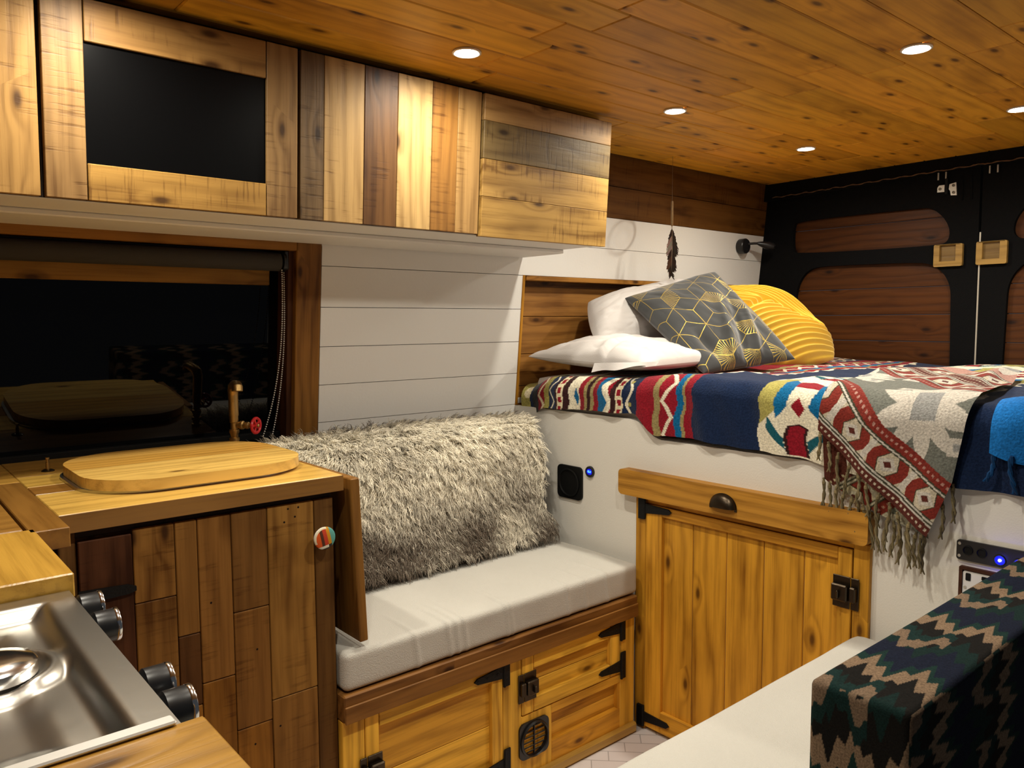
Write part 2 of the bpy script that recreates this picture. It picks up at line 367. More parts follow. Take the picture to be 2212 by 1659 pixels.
b = MB(); b.box((XR-.002, 1.1235, 1.0), (XR+.006, 1.1295, 1.583), .001); b.build('weather_seal', 'silver', d2)
for y in (1.196, 1.163):
    b = MB(); b.tube([(XR-.002, y+.003, 1.80), (XR-.002, y, 1.77), (XR-.002, y-.001, 1.71)], .0035, 6); b.build('seal_strip', 'black', d1)
b = MB(); b.prism([(2.05, 1.80), (1.66, 1.812), (1.40, 1.822), (1.28, 1.829), (1.05, 1.832), (.2, 1.83), (.2, 1.91), (2.06, 1.91)], XP, XR-.03, XR-.001)
tag(b.build('trim_1', 'black'), kind='structure')
b = MB()
pts = [(XR-.031, y, 1.812+.02*min(1, (2.0-y)/.9)+.002*math.sin(y*90)+random.uniform(-.001, .001)) for y in np.arange(1.99, .9, -.008)]
b.tube(pts, [.0012+.0014*abs(math.sin(i*.7)) for i in range(len(pts))], 5, (.16, .09, .05)); tag(b.build('trim_2', 'thread'), kind='structure')
# black corner post hiding the wall end
b = MB(); b.prism([(2.12, .9), (2.082, 1.415), (2.045, 1.80), (2.02, 1.874), (2.2, 1.874), (2.2, .9)], XP, XR-.012, XR+.01); tag(b.build('trim_3', 'black'), kind='structure')

# ------------------------------------------------ window, blind
SH = Matrix(((1, 0, 0, 0), (0, 1, -.1, .1487), (0, 0, 1, 0), (0, 0, 0, 1)))   # leans like the wall
b = MB()
b.box((.972, 2.062, .90), (1.048, 2.085, 1.487), .002, 2, (.26, .115, .022), SH); b.box((-1.6, 2.060, 1.452), (.9715, 2.083, 1.487), .002, 0, (.33, .145, .025), SH)
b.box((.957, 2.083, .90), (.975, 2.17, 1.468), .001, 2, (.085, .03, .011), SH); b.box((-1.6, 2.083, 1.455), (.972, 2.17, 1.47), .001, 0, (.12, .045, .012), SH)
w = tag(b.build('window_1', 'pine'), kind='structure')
b = MB(); b.box((-1.6, 2.150, .90), (.957, 2.156, 1.46), .001, 0, (1, 1, 1), SH); b.build('pane', 'glassk', w)
b = MB(); b.box((-1.6, 2.135, 1.358), (.925, 2.149, 1.402), .002, 0, (.34, .17, .03), SH); b.build('top_bar', 'pine', w)
b = MB(); b.box((-1.6, 2.12, .915), (.957, 2.15, .935), .002, 0, (1, 1, 1), SH); b.build('glazing_bead', 'matte', w)
bl = empty('roller_blind', (.94, 2.105, 1.425), 'charcoal roller blind rolled up along the top of the dark window', 'blind')
b = MB(); b.lathe([(.026, 0), (.0262, 2.5)], (.935, 2.105, 1.422), (-1, 0, 0), 28); b.build('fabric_roll', 'blind', bl)
b = MB(); b.lathe([(.020, 0), (.029, .003), (.029, .012), (.02, .014)], (.937, 2.105, 1.422), (1, 0, 0), 20); b.box((.945, 2.085, 1.40), (.956, 2.125, 1.452), .002); b.build('end_bracket', 'plastic', bl)
for x0, x1, yy in ((.936, .868, 2.088), (.9515, .905, 2.110)):
    b = MB()
    for k in range(75):
        f = k/74; z = 1.398-f*.46; x = x0-(x0-x1)*f**2.6
        b.lathe([(.0004, -.0022), (.0016, -.0012), (.0022, 0), (.0016, .0012), (.0004, .0022)], (x, yy, z), n=6)
    b.build('bead_chain', 'bezel', bl, fix=False)

# ------------------------------------------------ soffit and overhead cupboards
b = MB(); b.box((-1.6, 1.708, 1.487), (1.812, 2.06, 1.499), .001); tag(b.build('trim_4', 'white'), kind='structure')
b = MB(); b.box((-1.6, 1.86, 1.474), (1.812, 2.062, 1.4868), .003); tag(b.build('trim_5', 'white'), kind='structure')
b = MB(); b.box((-1.6, 1.705, 1.842), (1.812, 1.72, ZC), .001); tag(b.build('shadow_gap', 'matte'), kind='structure')  # black strip painting the shadow in the gap between cupboards and ceiling
tl = math.hypot(.025, .366); TM = Matrix(((1, 0, 0, 0), (0, .366/tl, -.025/tl, 1.68), (0, .025/tl, .366/tl, 1.487), (0, 0, 0, 1)))
def cab(name, x0, x1, label):
    e = empty(name, ((x0+x1)/2, 1.7, 1.487), label, 'cupboard', 'overhead cupboards')
    b = MB(); b.box((x0-.001, 1.7045, 1.4885), (x1+.001 if x1 < 1.8 else x1, 1.707, 1.52), .0005, 0, (.03, .015, .006)); b.box((x0-.001, 1.704, 1.4995), (x1+.001 if x1 < 1.8 else x1, 2.03, 1.84), .002, 0, (.03, .015, .006)); b.build('body', 'pallet', e)
    return e
H = .368
def vb(b, x0, x1, z0, z1, col, grain=2, t=.02, y=0): b.box((x0+.0006, y, z0), (x1-.0006, y+t, z1), .0012, grain, col, TM)
G1 = (.37, .20, .055); G2 = (.15, .092, .04); G3 = (.42, .26, .095); G4 = (.13, .058, .016); G5 = (.47, .30, .115); G6 = (.25, .115, .024); G7 = (.38, .22, .075)
e = cab('overhead_cupboard', -.42, .292, 'pale plank overhead cupboard at the left edge, before the black panel one')
b = MB(); vb(b, -.42, -.06, 0, H, G1); vb(b, -.06, .115, 0, H, (.31, .165, .045)); vb(b, .115, .289, 0, H, (.38, .21, .06)); b.build('door', 'pallet', e)
b = MB(); b.box((.232, 1.86, 1.4668), (.246, 1.90, 1.4738), .001); b.box((.214, 1.875, 1.4550), (.224, 1.89, 1.4668), .001); b.build('catch', 'bronze', e)
e = cab('overhead_cupboard', .294, .797, 'overhead cupboard with a wide black panel framed by rough pallet wood')
b = MB(); vb(b, .297, .367, 0, H, (.30, .17, .06)); vb(b, .722, .794, 0, H, (.31, .18, .065)); vb(b, .368, .721, .292, H, (.34, .18, .05), 0); vb(b, .368, .721, 0, .069, (.40, .22, .05), 0); b.build('door_frame', 'pallet', e)
b = MB(); b.box((.366, .008, .066), (.723, .018, .295), .001, 0, (1, 1, 1), TM); b.build('black_panel', 'screen', e)
b = MB(); b.box((.364, .012, .26), (.372, .021, H), .001, 2, (1, 1, 1), TM); b.build('edge_strip', 'matte', e)
e = cab('overhead_cupboard', .799, 1.315, 'overhead cupboard of mixed light and dark upright planks')
b = MB()
for x0, x1, c in ((.801, .858, G2), (.858, .962, G3), (.962, 1.054, G4), (1.054, 1.156, G5), (1.156, 1.236, G6), (1.236, 1.312, G7)): vb(b, x0, x1, 0, H, c)
b.build('door', 'pallet', e)
e = cab('overhead_cupboard', 1.317, 1.811, 'overhead cupboard of horizontal planks at the bed end of the row')
b = MB()
for z0, z1, c in ((.300, H, G7), (.201, .2994, (.16, .105, .038)), (.102, .2004, (.40, .235, .065)), (-.005, .1014, (.41, .24, .062))): vb(b, 1.319, 1.812, z0, z1, c, 0, .022, -.004)
b.build('door', 'pallet', e)

# ------------------------------------------------ downlights
dl = empty('downlight', (1.13, 1.483, ZC), '', 'downlight', 'ceiling downlights')
b = MB(); b.lathe([(.0275, 0), (.034, -.0008), (.034, -.004), (.030, -.005), (.0265, -.003), (.0262, .001)], (1.13, 1.483, ZC), n=32, cap=False); b.build('bezel', 'bezel', dl)
b = MB(); b.lathe([(.0001, -.0022), (.026, -.0022), (.0265, -.0005)], (1.13, 1.483, ZC), n=28, cap=False); b.build('lens', 'lens', dl)
dls = [((1.13, 1.483), 'glowing downlight closest above the overhead cupboards'), ((1.909, 1.489), 'glowing downlight just past the end of the overhead cupboards'), ((2.69, 1.506), 'farthest glowing downlight on the left, near the rear doors'),
       ((1.91, .802), 'glowing downlight high on the right of the ceiling'), ((2.686, .825), 'glowing downlight cut by the right edge of the photo'),
       ((.37, 1.483), 'downlight over the sink, out of frame'), ((1.13, .80), 'downlight over the right bench, out of frame'), ((.35, .79), 'downlight over the hob, out of frame')]
for i, ((x, y), lab) in enumerate(dls):
    if i == 0: dl['label'] = lab
    else: dup(dl, (x, y, ZC), lab)
    l = bpy.data.lights.new('downlight_lamp', 'SPOT'); l.energy = LAMP_W; l.color = LAMP_COL; l.spot_size = R(LAMP_ANGLE); l.spot_blend = 1; l.shadow_soft_size = .022
    lo = bpy.data.objects.new('downlight_lamp', l); COL.objects.link(lo); lo.location = (x, y, ZC-.012)

# ------------------------------------------------ kitchen: sink cupboard, worktop, hob
ZT = .92
k = empty('sink_cupboard', (.55, 1.8, 0), 'dark reclaimed plank sink cupboard under the window worktop', 'cupboard')
b = MB(); b.box((.262, 1.548, 0), (.786, 2.08, .883), .002, 2, (.14, .055, .014)); b.box((.262, 1.536, 0), (.289, 1.56, .884), .002, 2, (.16, .075, .02)); b.box((.289, 1.540, .870), (.789, 1.56, .8845), .001, 0, (.02, .01, .006)); b.build('body', 'dark', k)
b = MB(); D1 = (.29, .122, .017); D2 = (.25, .105, .015)
planks = [(.291, .381, [.02, .885-.02], [(.085, .030, .011)]), (.381, .456, [.02, .73, .872], [(0.225, 0.103, 0.022), (0.269, 0.125, 0.026)]), (.456, .498, [.02, .50, .646, .872], [D1, (.10, .04, .01), (0.250, 0.115, 0.025)]), (.498, .564, [.02, .54, .872], [D2, (0.250, 0.112, 0.024)]),
          (.564, .639, [.02, .42, .667, .872], [D1, (0.225, 0.100, 0.021), (0.188, 0.085, 0.019)]), (.639, .743, [.02, .46, .872], [(0.250, 0.117, 0.025), (0.294, 0.144, 0.030)]), (.743, .789, [.02, .872], [(.13, .06, .014)])]
for x0, x1, zs, cs in planks:
    for z0, z1, c in zip(zs[:-1], zs[1:], cs): b.box((x0+.0008, 1.531, z0+.0008), (x1-.0008, 1.547, z1-.0008), .0015, 2, c)
for x, z in ((.685, .862), (.708, .862), (.676, .835), (.70, .843), (.52, .70), (.61, .58), (.655, .40), (.60, .38)): b.lathe([(.0022, 0), (.0022, .0003)], (x, 1.5309, z), (0, -1, 0), 8, (.012, .006, .004))
dr = b.build('door', 'dark', k)
b = MB(); b.prism([(.289, .752), (.289, .776), (.37, .772), (.384, .766), (.384, .758), (.37, .754)], YP, 1.526, 1.5312); b.build('strap_hinge', 'iron', dr)
# striped round knob
n = 90; u = np.linspace(-1, 1, n); U, V_ = np.meshgrid(u, u, indexing='ij')
def disc(U, V_): return U*np.sqrt(1-V_**2/2), V_*np.sqrt(1-U**2/2)
kx, kz = disc(U, V_); ca, sa = math.cos(R(12)), math.sin(R(12)); a_ = kx*ca+kz*sa; c_ = -kx*sa+kz*ca
kc = np.zeros((n, n, 3)); kc[:] = (.10, .31, .27)
for lo_, hi_, cc in ((-2, -.42, (.62, .10, .02)), (-.42, -.15, (.09, .035, .02)), (-.15, .20, (.50, .055, .025)), (.20, .50, (.55, .25, .02))): kc[(a_ >= lo_) & (a_ < hi_)] = cc
rad = np.hypot(kx, kz); kc[(rad > .84) & (a_ < .3) & (c_ > -.25)] = (.68, .60, .42); kc[(c_ < -.62) & (a_ < .18)] = (.70, .68, .55); kc[(c_ < -.62) & (a_ >= .18) & (a_ < .5)] = (.04, .035, .03); kc[c_ < -.86] = (.04, .035, .03)
P = np.stack([.756+.0245*kx, 1.508-.004*np.sqrt(np.clip(1-rad**2, 0, 1)), .791+.0245*kz], -1)
kb = MB(); kb.lathe([(.008, 0), (.007, .010), (.016, .014), (.0235, .018), (.0245, .023)], (.756, 1.531, .791), (0, -1, 0), 28); kn = kb.build('door_knob', 'sock', dr); grid('striped_face', P, 'woodcol', kn, kc)
# worktop
wt = empty('worktop', (.5, 1.8, .885), 'amber varnished timber worktop running round the sink and the hob', 'worktop')
b = MB(); TC = (.40, .185, .035)
for y0, y1, c in ((1.521, 1.735, (.66, .40, .085)), (1.735, 1.825, (.30, .135, .025)), (1.825, 1.96, (.60, .36, .07)), (1.96, 2.206, (.45, .24, .045))): b.box((.262, y0+.0005, .886), (.808, y1-.0005, ZT), .0015, 0, c)
b.box((.262, 1.519, .8855), (.809, 1.5205, ZT-.001), .0005, 0, (.27, .13, .03)); b.build('sink_top', 'top', wt)
b = MB(); b.box((.205, 1.424, .886), (.2615, 1.90, ZT), .0015, 1, (.28, .13, .025)); b.box((-.5, 1.90, .886), (.2615, 2.206, ZT), .0015, 0, (.55, .30, .055)); b.build('end_board', 'top', wt)
b = MB(); b.box((-.5, 1.452, .886), (.200, 1.894, ZT), .002, 0, (.34, .165, .032)); b.build('lift_out_lid', 'top', wt)
b = MB(); b.box((-.5, 1.153, .886), (.214, 1.446, ZT), .002, 1, (.58, .32, .05)); b.box((-.5, .25, .886), (.213, .655, ZT), .002, 0, (.52, .27, .04)); b.box((-.5, .655, .886), (-.36, 1.153, ZT), .002, 1, (.45, .22, .045)); b.build('hob_surround', 'top', wt)
# hob base
k = empty('hob_cupboard', (0, .9, 0), 'timber base cupboard carrying the hob in the left corner', 'cupboard')
b = MB(); b.box((-.48, .28, 0), (.185, .64, .885), .002, 2, AMB); b.box((-.48, 1.21, 0), (.185, 1.5, .885), .002, 2, AMB); b.box((-.48, .64, 0), (.18, 1.21, .80), .002, 2, AMB); b.box((.185, 1.15, .86), (.2045, 1.42, .886), .001, 1, (.14, .06, .016)); b.build('body', 'dark', k)
hb = empty('gas_hob', (0, .94, .89), 'stainless steel gas hob sunk in the worktop, knobs on its front', 'hob')
nx, ny = 130, 130; X, Y = np.meshgrid(np.linspace(-.35, .206, nx), np.linspace(.668, 1.150, ny), indexing='ij')
d = np.minimum(np.minimum(X+.35, .206-X), np.minimum(Y-.668, 1.150-Y)); sm = lambda t: np.clip(t, 0, 1)**2*(3-2*np.clip(t, 0, 1))
Z = .899-.016*sm((d-.030)/.022)-.006*sm((d-.075)/.03)
rb = np.hypot(X-.095, Y-.945); Z += .010*sm((.075-rb)/.02)-.008*sm((.055-rb)/.012); rb2 = np.hypot(X+.17, Y-.90); Z += .010*sm((.095-rb2)/.02)-.008*sm((.07-rb2)/.012)
Z += .0012*fbm(np.stack([X, Y], -1), 25, 3)*sm((d-.05)/.03)
grid('tray', np.stack([X, Y, Z], -1), 'steel', hb)
b = MB(); b.box((-.34, .672, .82), (.196, 1.146, .872), .002); b.box((.190, .672, .848), (.2065, 1.146, .896), .002); b.build('body', 'plastic', hb)
b = MB(); b.box((-.35, .650, .9205), (.190, .664, .9245), .0015); b.box((-.35, .659, .897), (.190, .667, .9235), .0015); b.build('edge_lip', 'lip', hb)
for x, y, r_ in ((.095, .945, .042), (-.17, .90, .055)):
    b = MB(); b.lathe([(r_, 0), (r_, .012), (r_*.9, .016), (r_*.5, .019), (.008, .0195), (.007, .024), (.001, .025)], (x, y, .886), n=32); b.build('burner_cap', 'chrome', hb)
for y in (1.145, 1.062, .850, .783):
    b = MB(); b.lathe([(.013, 0), (.0125, .012), (.0135, .016), (.0145, .022)], (.206, y, .870), (1, 0, 0), 24); b.prism(rrect(y-.0145, .8655, y+.0145, .8745, .003), XP, .213, .2415); kk = b.build('control_knob', 'plastic', hb)
    b = MB(); b.lathe([(.0165, 0), (.0205, .004), (.0205, .027), (.0185, .031), (.002, .0315)], (.213, y, .870), (1, 0, 0), 28); b.build('knob_cap', 'plastic', kk)
    b = MB(); b.lathe([(.0206, 0), (.0212, .001), (.0212, .004), (.0206, .0052)], (.2385, y, .870), (1, 0, 0), 28, cap=False); b.build('silver_rim', 'chrome', kk)
# sink rim, board, tap, push button, hanging leaf
def stad(x0, x1, y0, y1, r, n=14): return rrect(x0, y0, x1, y1, r, n)
sk = empty('sink', (.55, 1.8, ZT), 'steel sink rim showing under the left end of the chopping board', 'sink')
b = MB(); b.prism(stad(.330, .785, 1.612, 2.0, .135), ZP, ZT+.0004, ZT+.006); b.build('rim', 'steel', sk)
cb = empty('chopping_board', (.56, 1.8, ZT), 'wide rounded wooden chopping board covering the sink', 'chopping board')
b = MB(); out = stad(.338, .792, 1.598, 2.005, .135)
def clip(P, lo, hi):
    for s_, v in ((1, lo), (-1, hi)):
        Q = []
        for i in range(len(P)):
            a, c = P[i-1], P[i]; ia = s_*(a[1]-v) >= 0; ic = s_*(c[1]-v) >= 0
            if ia != ic: t = (v-a[1])/(c[1]-a[1]); Q.append((a[0]+t*(c[0]-a[0]), v))
            if ic: Q.append(c)
        P = Q
    return P
for y0, y1, c in ((1.59, 1.70, (.74, .47, .12)), (1.7008, 1.80, (.70, .44, .11)), (1.8008, 1.91, (.56, .30, .055)), (1.9108, 2.01, (.60, .34, .075))):
    b.prism(clip(out, y0, y1), ZP, ZT+.0065, ZT+.0285, 0, c)
b.build('slab', 'board', cb)
tp = empty('pipe_tap', (.768, 2.055, ZT), 'aged brass pipe tap with a red hand wheel by the window', 'tap')
b = MB(); TX, TY = .775, 2.055
b.lathe([(.013, 0), (.013, .006), (.0095, .008), (.0095, .016), (.013, .018), (.013, .026), (.0095, .028), (.0105, .036), (.013, .040), (.013, .048), (.0095, .050), (.0095, .066), (.0115, .068), (.0115, .085), (.0095, .087)], (TX, TY, ZT), n=18)
b.build('riser', 'brass', tp)
b = MB(); b.lathe([(.0128, 0), (.0128, .057)], (TX, TY, ZT+.085), n=18); b.tube([(TX, TY, ZT+.135), (TX, TY, ZT+.152), (TX-.001, TY-.006, ZT+.163), (TX-.003, TY-.018, ZT+.168), (TX-.008, TY-.05, ZT+.170), (TX-.010, TY-.058, ZT+.166), (TX-.011, TY-.06, ZT+.155)], [.0125, .0135, .014, .013, .0125, .0135, .0135], 16)
b.build('spout', 'brass', tp)
b = MB(); b.lathe([(.0085, 0), (.0085, .010), (.0115, .012), (.0115, .020), (.008, .022), (.008, .028), (.0095, .029), (.009, .036), (.005, .038), (.004, .062)], (TX+.006, TY-.003, ZT+.060), (.57, -.82, 0), 16); vb_ = b.build('valve', 'brass', tp)
b = MB(); ax = Vector((.57, -.82, 0)).normalized(); ce = Vector((TX+.006, TY-.003, ZT+.060))+ax*.058; px = ax.cross(Vector((0, 0, 1))); pts = [ce+px*(.0195*math.cos(t))+Vector((0, 0, .0195*math.sin(t))) for t in np.linspace(0, 2*math.pi, 33)]
b.tube(pts, .0042, 8, cap=False)
for t in range(5): b.tube([ce, ce+px*(.0195*math.cos(t*1.2566))+Vector((0, 0, .0195*math.sin(t*1.2566)))], .0028, 6)
b.lathe([(.007, -.004), (.007, .004)], ce, ax, 14); hw = b.build('hand_wheel', 'red', tp)
b = MB(); b.lathe([(.0045, 0), (.0045, .004), (.002, .0055)], ce+ax*.004, ax, 8); b.build('wheel_nut', 'brass', hw)
pb = empty('push_button', (.33, 2.005, ZT), 'small brass push button standing on the worktop left of the board', 'button')
b = MB(); b.lathe([(.0135, 0), (.0135, .0015), (.009, .004), (.006, .0045)], (.330, 2.005, ZT), n=20); b.build('flange', 'bronze', pb)
b = MB(); b.lathe([(.0042, .004), (.0042, .020), (.003, .021), (.003, .026), (.0042, .027), (.0042, .031)], (.330, 2.005, ZT), n=14); b.build('stem', 'brass', pb)
b = MB(); LM = Matrix.Translation((.826, 0, .909)) @ Matrix.Rotation(R(-2.3), 4, 'Y') @ Matrix.Translation((-.826, 0, -.909))
b.box((.823, 1.512, .536), (.844, 1.82, .909), .002, 2, (.24, .11, .022), LM); tag(b.build('drop_leaf', 'pine'), 'narrow timber leaf hanging at the right end of the sink worktop', 'table leaf')
b = MB(); b.box((.8095, 1.56, .893), (.826, 1.86, .907), .001, 1, (.22, .10, .025)); lf = b.build('hinge_strip', 'pine', bpy.data.objects['drop_leaf'])

# ------------------------------------------------ storage bench, seat cushion, sheepskin
YB = 1.513
BENCH = (.88, .50, .055); BENCH2 = (.74, .38, .04)
sb = empty('storage_bench', (1.28, YB, 0), 'pine storage bench with black hinges under the pale seat cushion', 'bench')
b = MB()
b.box((.790, YB-.012, .366), (1.772, 2.12, .428), .003, 0, (.22, .095, .022)); b.box((.790, YB-.016, .365), (1.772, YB-.011, .405), .002, 0, (.26, .115, .024))
for x0, x1, z0, z1, g in ((.790, .845, .03, .366, 2), (1.253, 1.316, .03, .366, 2), (1.708, 1.772, .03, .366, 2), (1.316, 1.427, .03, .198, 2)): b.box((x0, YB, z0), (x1, YB+.022, z1), .0015, g, BENCH, jit=.12)
b.box((1.427, YB, .172), (1.708, YB+.022, .199), .0015, 0, BENCH2); b.box((1.427, YB, .03), (1.708, YB+.022, .093), .0015, 0, PINE); b.box((1.700, YB+.001, .093), (1.709, YB+.022, .172), .001, 2, PINE)
b.box((1.427, YB+.016, .09), (1.709, YB+.022, .133), .001, 0, BENCH2); b.box((1.427, YB+.016, .134), (1.709, YB+.022, .175), .001, 0, BENCH2)
b.box((.845, YB, .03), (1.253, YB+.022, .048), .0015, 0, PINE)
b.box((.795, YB+.025, .03), (1.772, 2.1, .36), .002, 0, (.05, .02, .008)); b.build('frame', 'pine', sb)
b = MB(); b.box((.790, YB-.013, 0), (1.775, YB+.03, .033), .006, 0, (.50, .30, .06)); b.build('skirting', 'board', sb)
def panel_door(x0, x1, z0, z1, sw, rw, parent):
    b = MB(); y0, y1 = YB-.002, YB+.020
    for p, g in (((x0, z0, x0+sw, z1), 2), ((x1-sw, z0, x1, z1), 2), ((x0+sw, z1-rw, x1-sw, z1), 0), ((x0+sw, z0, x1-sw, z0+rw), 0)):
        b.box((p[0]+.0012, y0, p[1]+.0012), (p[2]-.0006, y1, p[3]-.0012), .0018, g, BENCH, jit=.12)
    zm = (z0+z1)/2
    b.box((x0+sw-.002, y0+.014, z0+rw-.003), (x1-sw+.002, y1, zm-.0006), .0012, 0, BENCH, jit=.1); b.box((x0+sw-.002, y0+.014, zm+.0006), (x1-sw+.002, y1, z1-rw+.003), .0012, 0, BENCH2, jit=.1)
    return b.build('door', 'pine', parent)
da = panel_door(.845, 1.251, .048, .362, .037, .037, sb); dbb = panel_door(1.317, 1.705, .200, .362, .042, .042, sb)
def thinge(parent, xp, zc, length, side=-1):
    b = MB(); b.box((xp-.010, YB-.006, zc-.041), (xp+.010, YB-.0015, zc+.041), .001); b.lathe([(.004, -.04), (.004, .04)], (xp-.010*1, YB-.006, zc), n=8)
    b.prism([(xp-.010, zc-.017), (xp-.010, zc+.017), (xp-length+.01, zc+.0075), (xp-length, zc), (xp-length+.01, zc-.0075)], YP, YB-.006, YB-.002)
    for t in (.3, .6, .88): b.lathe([(.003, 0), (.0025, .0012)], (xp-length*t, YB-.006, zc), (0, -1, 0), 8)
    return b.build('strap_hinge', 'iron', parent)
thinge(da, 1.263, .344, .108); thinge(da, 1.264, .092, .108); thinge(dbb, 1.716, .343, .106); thinge(dbb, 1.718, .225, .106)
def latch(parent, T, w=.062, h=.072):
    b = MB(); f = lambda lo, hi, bb=.001: b.box(lo, hi, bb, 0, (1, 1, 1), T)
    f((0, 0, -h/2), (w*.30, .004, h/2)); f((w*.34, 0, -h/2), (w, .004, h/2)); f((w*.05, .003, -h*.24), (w*.30, .016, h*.24), .003); f((w*.36, .003, -h*.26), (w*.98, .018, h*.26), .003)
    f((w*.62, .017, -h*.16), (w*.70, .028, h*.10), .003)
    return b.build('latch', 'bronze', parent)
LB = Matrix(((1, 0, 0, 1.303), (0, -1, 0, YB-.0015), (0, 0, 1, .278), (0, 0, 0, 1))); latch(dbb, LB, .063, .078)
LB = Matrix(((1, 0, 0, .830), (0, -1, 0, YB-.0015), (0, 0, 1, .232), (0, 0, 0, 1))); latch(da, LB, .058, .070)
b = MB(); b.prism(rrect(1.305, .078, 1.411, .179, .018), YP, YB-.006, YB+.001, 0, (1, 1, 1), [[(1.358+.044*math.cos(t), .128+.044*math.sin(t)) for t in np.linspace(0, 2*math.pi, 33)[:-1]]])
b.lathe([(.050, 0), (.050, .005), (.046, .009), (.0435, .006), (.0435, 0)], (1.358, YB-.005, .128), (0, -1, 0), 36, cap=False)
vt = b.build('vent_ring', 'plastic', sb)
b = MB(); b.lathe([(.044, 0), (.044, .001)], (1.358, YB+.012, .128), (0, -1, 0), 32); b.build('vent_back', 'matte', vt)
for s in (-1, 1):
    b = MB()
    for q in range(6):
        z = .094+q*.0135; w_ = math.sqrt(max(.0004, .042**2-(z-.128)**2))
        x0, x1 = (1.358-w_, 1.3565) if s < 0 else (1.3595, 1.358+w_)
        b.box((x0, -.001, -.0042), (x1, .001, .0042), .0006, 0, (1, 1, 1), Matrix.Translation((0, YB-.002, z)) @ Matrix.Rotation(R(40), 4, 'X'))
    b.build('vent_slat', 'shell', vt)
b = MB(); b.box((1.3565, YB-.007, .085), (1.3595, YB, .171), .001); b.build('vent_bar', 'plastic', vt)

def soft_box(name, lo, hi, r, mat, parent=None, n=(60, 36, 14), wr=.004, seed=1, col=None, dome=.0, crease=None):
    """cushion: rounded box with bulge and wrinkles; built as a displaced cube-sphere style grid"""
    import bmesh
    lo, hi = np.array(lo), np.array(hi); c = (lo+hi)/2; h = (hi-lo)/2; Vs = {}; V = []; F = []
    nn = n
    def key(p): return tuple(np.round(p, 5))
    for a in range(3):
        o = [i for i in range(3) if i != a]
        for s in (-1, 1):
            A = np.linspace(-1, 1, nn[o[0]]+1); B = np.linspace(-1, 1, nn[o[1]]+1); ids = np.zeros((len(A), len(B)), int)
            for i, x in enumerate(A):
                for j, y in enumerate(B):
                    p = np.zeros(3); p[a] = s; p[o[0]] = x; p[o[1]] = y; q = key(p)
                    if q not in Vs: Vs[q] = len(V); V.append(p)
                    ids[i, j] = Vs[q]
            for i in range(len(A)-1):
                for j in range(len(B)-1):
                    f = (ids[i, j], ids[i+1, j], ids[i+1, j+1], ids[i, j+1]); F.append(f if (s > 0) ^ (a == 1) else f[::-1])
    U = np.array(V); P = U*h; inner = np.clip(P, -(h-r), h-r); dd = P-inner; ln = np.linalg.norm(dd, axis=1, keepdims=True)
    P = np.where(ln > 1e-9, inner+dd/np.maximum(ln, 1e-9)*np.minimum(ln, r), P)
    # bulge
    P[:, 2] += np.where(U[:, 2] > 0, dome*(1-U[:, 0]**2)*(1-U[:, 1]**2), 0)
    nrm = U/np.linalg.norm(U, axis=1, keepdims=True)
    P += nrm*(wr*fbm(P+c, 14, seed))[:, None]
    if crease is not None: P += crease(P+c, U)
    colr = None if col is None else col(P+c, U)
    return mesh_np(name, P+c, np.array(F), mat, parent, colr)
def seatcrease(P, U):
    out = np.zeros_like(P)
    for x0, w, a in ((.98, .006, .003), (1.075, .005, .0035), (1.10, .005, .003), (1.125, .004, .003), (1.26, .005, .0035), (1.275, .004, .003), (1.48, .006, .003), (1.55, .006, .0025), (1.64, .006, .003)):
        m = np.exp(-((P[:, 0]-x0-(.52-P[:, 2])*.15)/w)**2)*np.clip((1.66-P[:, 1])/.1, 0, 1); out[:, 1] -= a*m*(U[:, 1] < -.5); out[:, 2] += a*m*(U[:, 2] > .5)
    return out
sc_ = empty('seat_cushion', (1.28, 1.8, .43), 'long pale calico seat cushion on the pine storage bench', 'cushion')
soft_box('cover', (.796, YB-.004, .430), (1.784, 2.085, .522), .015, 'canvas', sc_, (190, 90, 16), .0018, 4, dome=.008, crease=seatcrease)
pts = []
bc = empty('back_cushion', (1.28, 2.0, .52), 'dark back cushion mostly hidden under the sheepskin', 'cushion')
soft_box('cover', (.83, 1.925, .534), (1.772, 2.075, .898), .035, 'darkcloth', bc, (30, 10, 16), .002, 6)
# sheepskin: hide draped over the back cushion, dense locks of wool on it
sp = empty('sheepskin', (1.28, 1.9, .53), 'shaggy cream and brown sheepskin draped over the bench back', 'sheepskin')
prof = [(2.065, .90), (2.045, .905), (1.99, .915), (1.945, .908), (1.915, .882), (1.902, .84), (1.893, .76), (1.880, .67), (1.862, .60), (1.846, .563)]
pa = np.array(prof); seg = np.r_[0, np.cumsum(np.linalg.norm(np.diff(pa, axis=0), axis=1))]; SL = seg[-1]
def hide(x, s):
    y = np.interp(s*SL, seg, pa[:, 0]); z = np.interp(s*SL, seg, pa[:, 1])
    bul = .016*np.sin((x-.82)/.93*math.pi)+.006*np.sin(x*9+s*4)
    y = y-bul*np.clip(s*2, 0, 1)-.02*np.clip((x-1.55)/.2, 0, 1)*0
    z = z+.012*np.sin(x*5+1)*np.clip(1-s*2.5, 0, 1)-.0*s
    return np.stack([x, y, z], -1)
xr = lambda s: 1.735-.05*np.clip((.3-s)/.3, 0, 1)**2+.012*np.sin(s*14)
X, S = np.meshgrid(np.linspace(0, 1, 60), np.linspace(0, 1, 40), indexing='ij'); XX = .83+X*(xr(S)-.83)
grid('hide', hide(XX, S), 'wooly', sp)
NL = 10500; xs = rng.uniform(0, 1, NL); ss = rng.uniform(0, 1.0, NL)**.95; xx = .83+xs*(xr(ss)-.83)
P0 = hide(xx, ss); e_ = 1e-3; Tn = (hide(xx, np.clip(ss+e_, 0, 1.1))-hide(xx, ss-e_)); Tn /= np.linalg.norm(Tn, axis=1, keepdims=True)
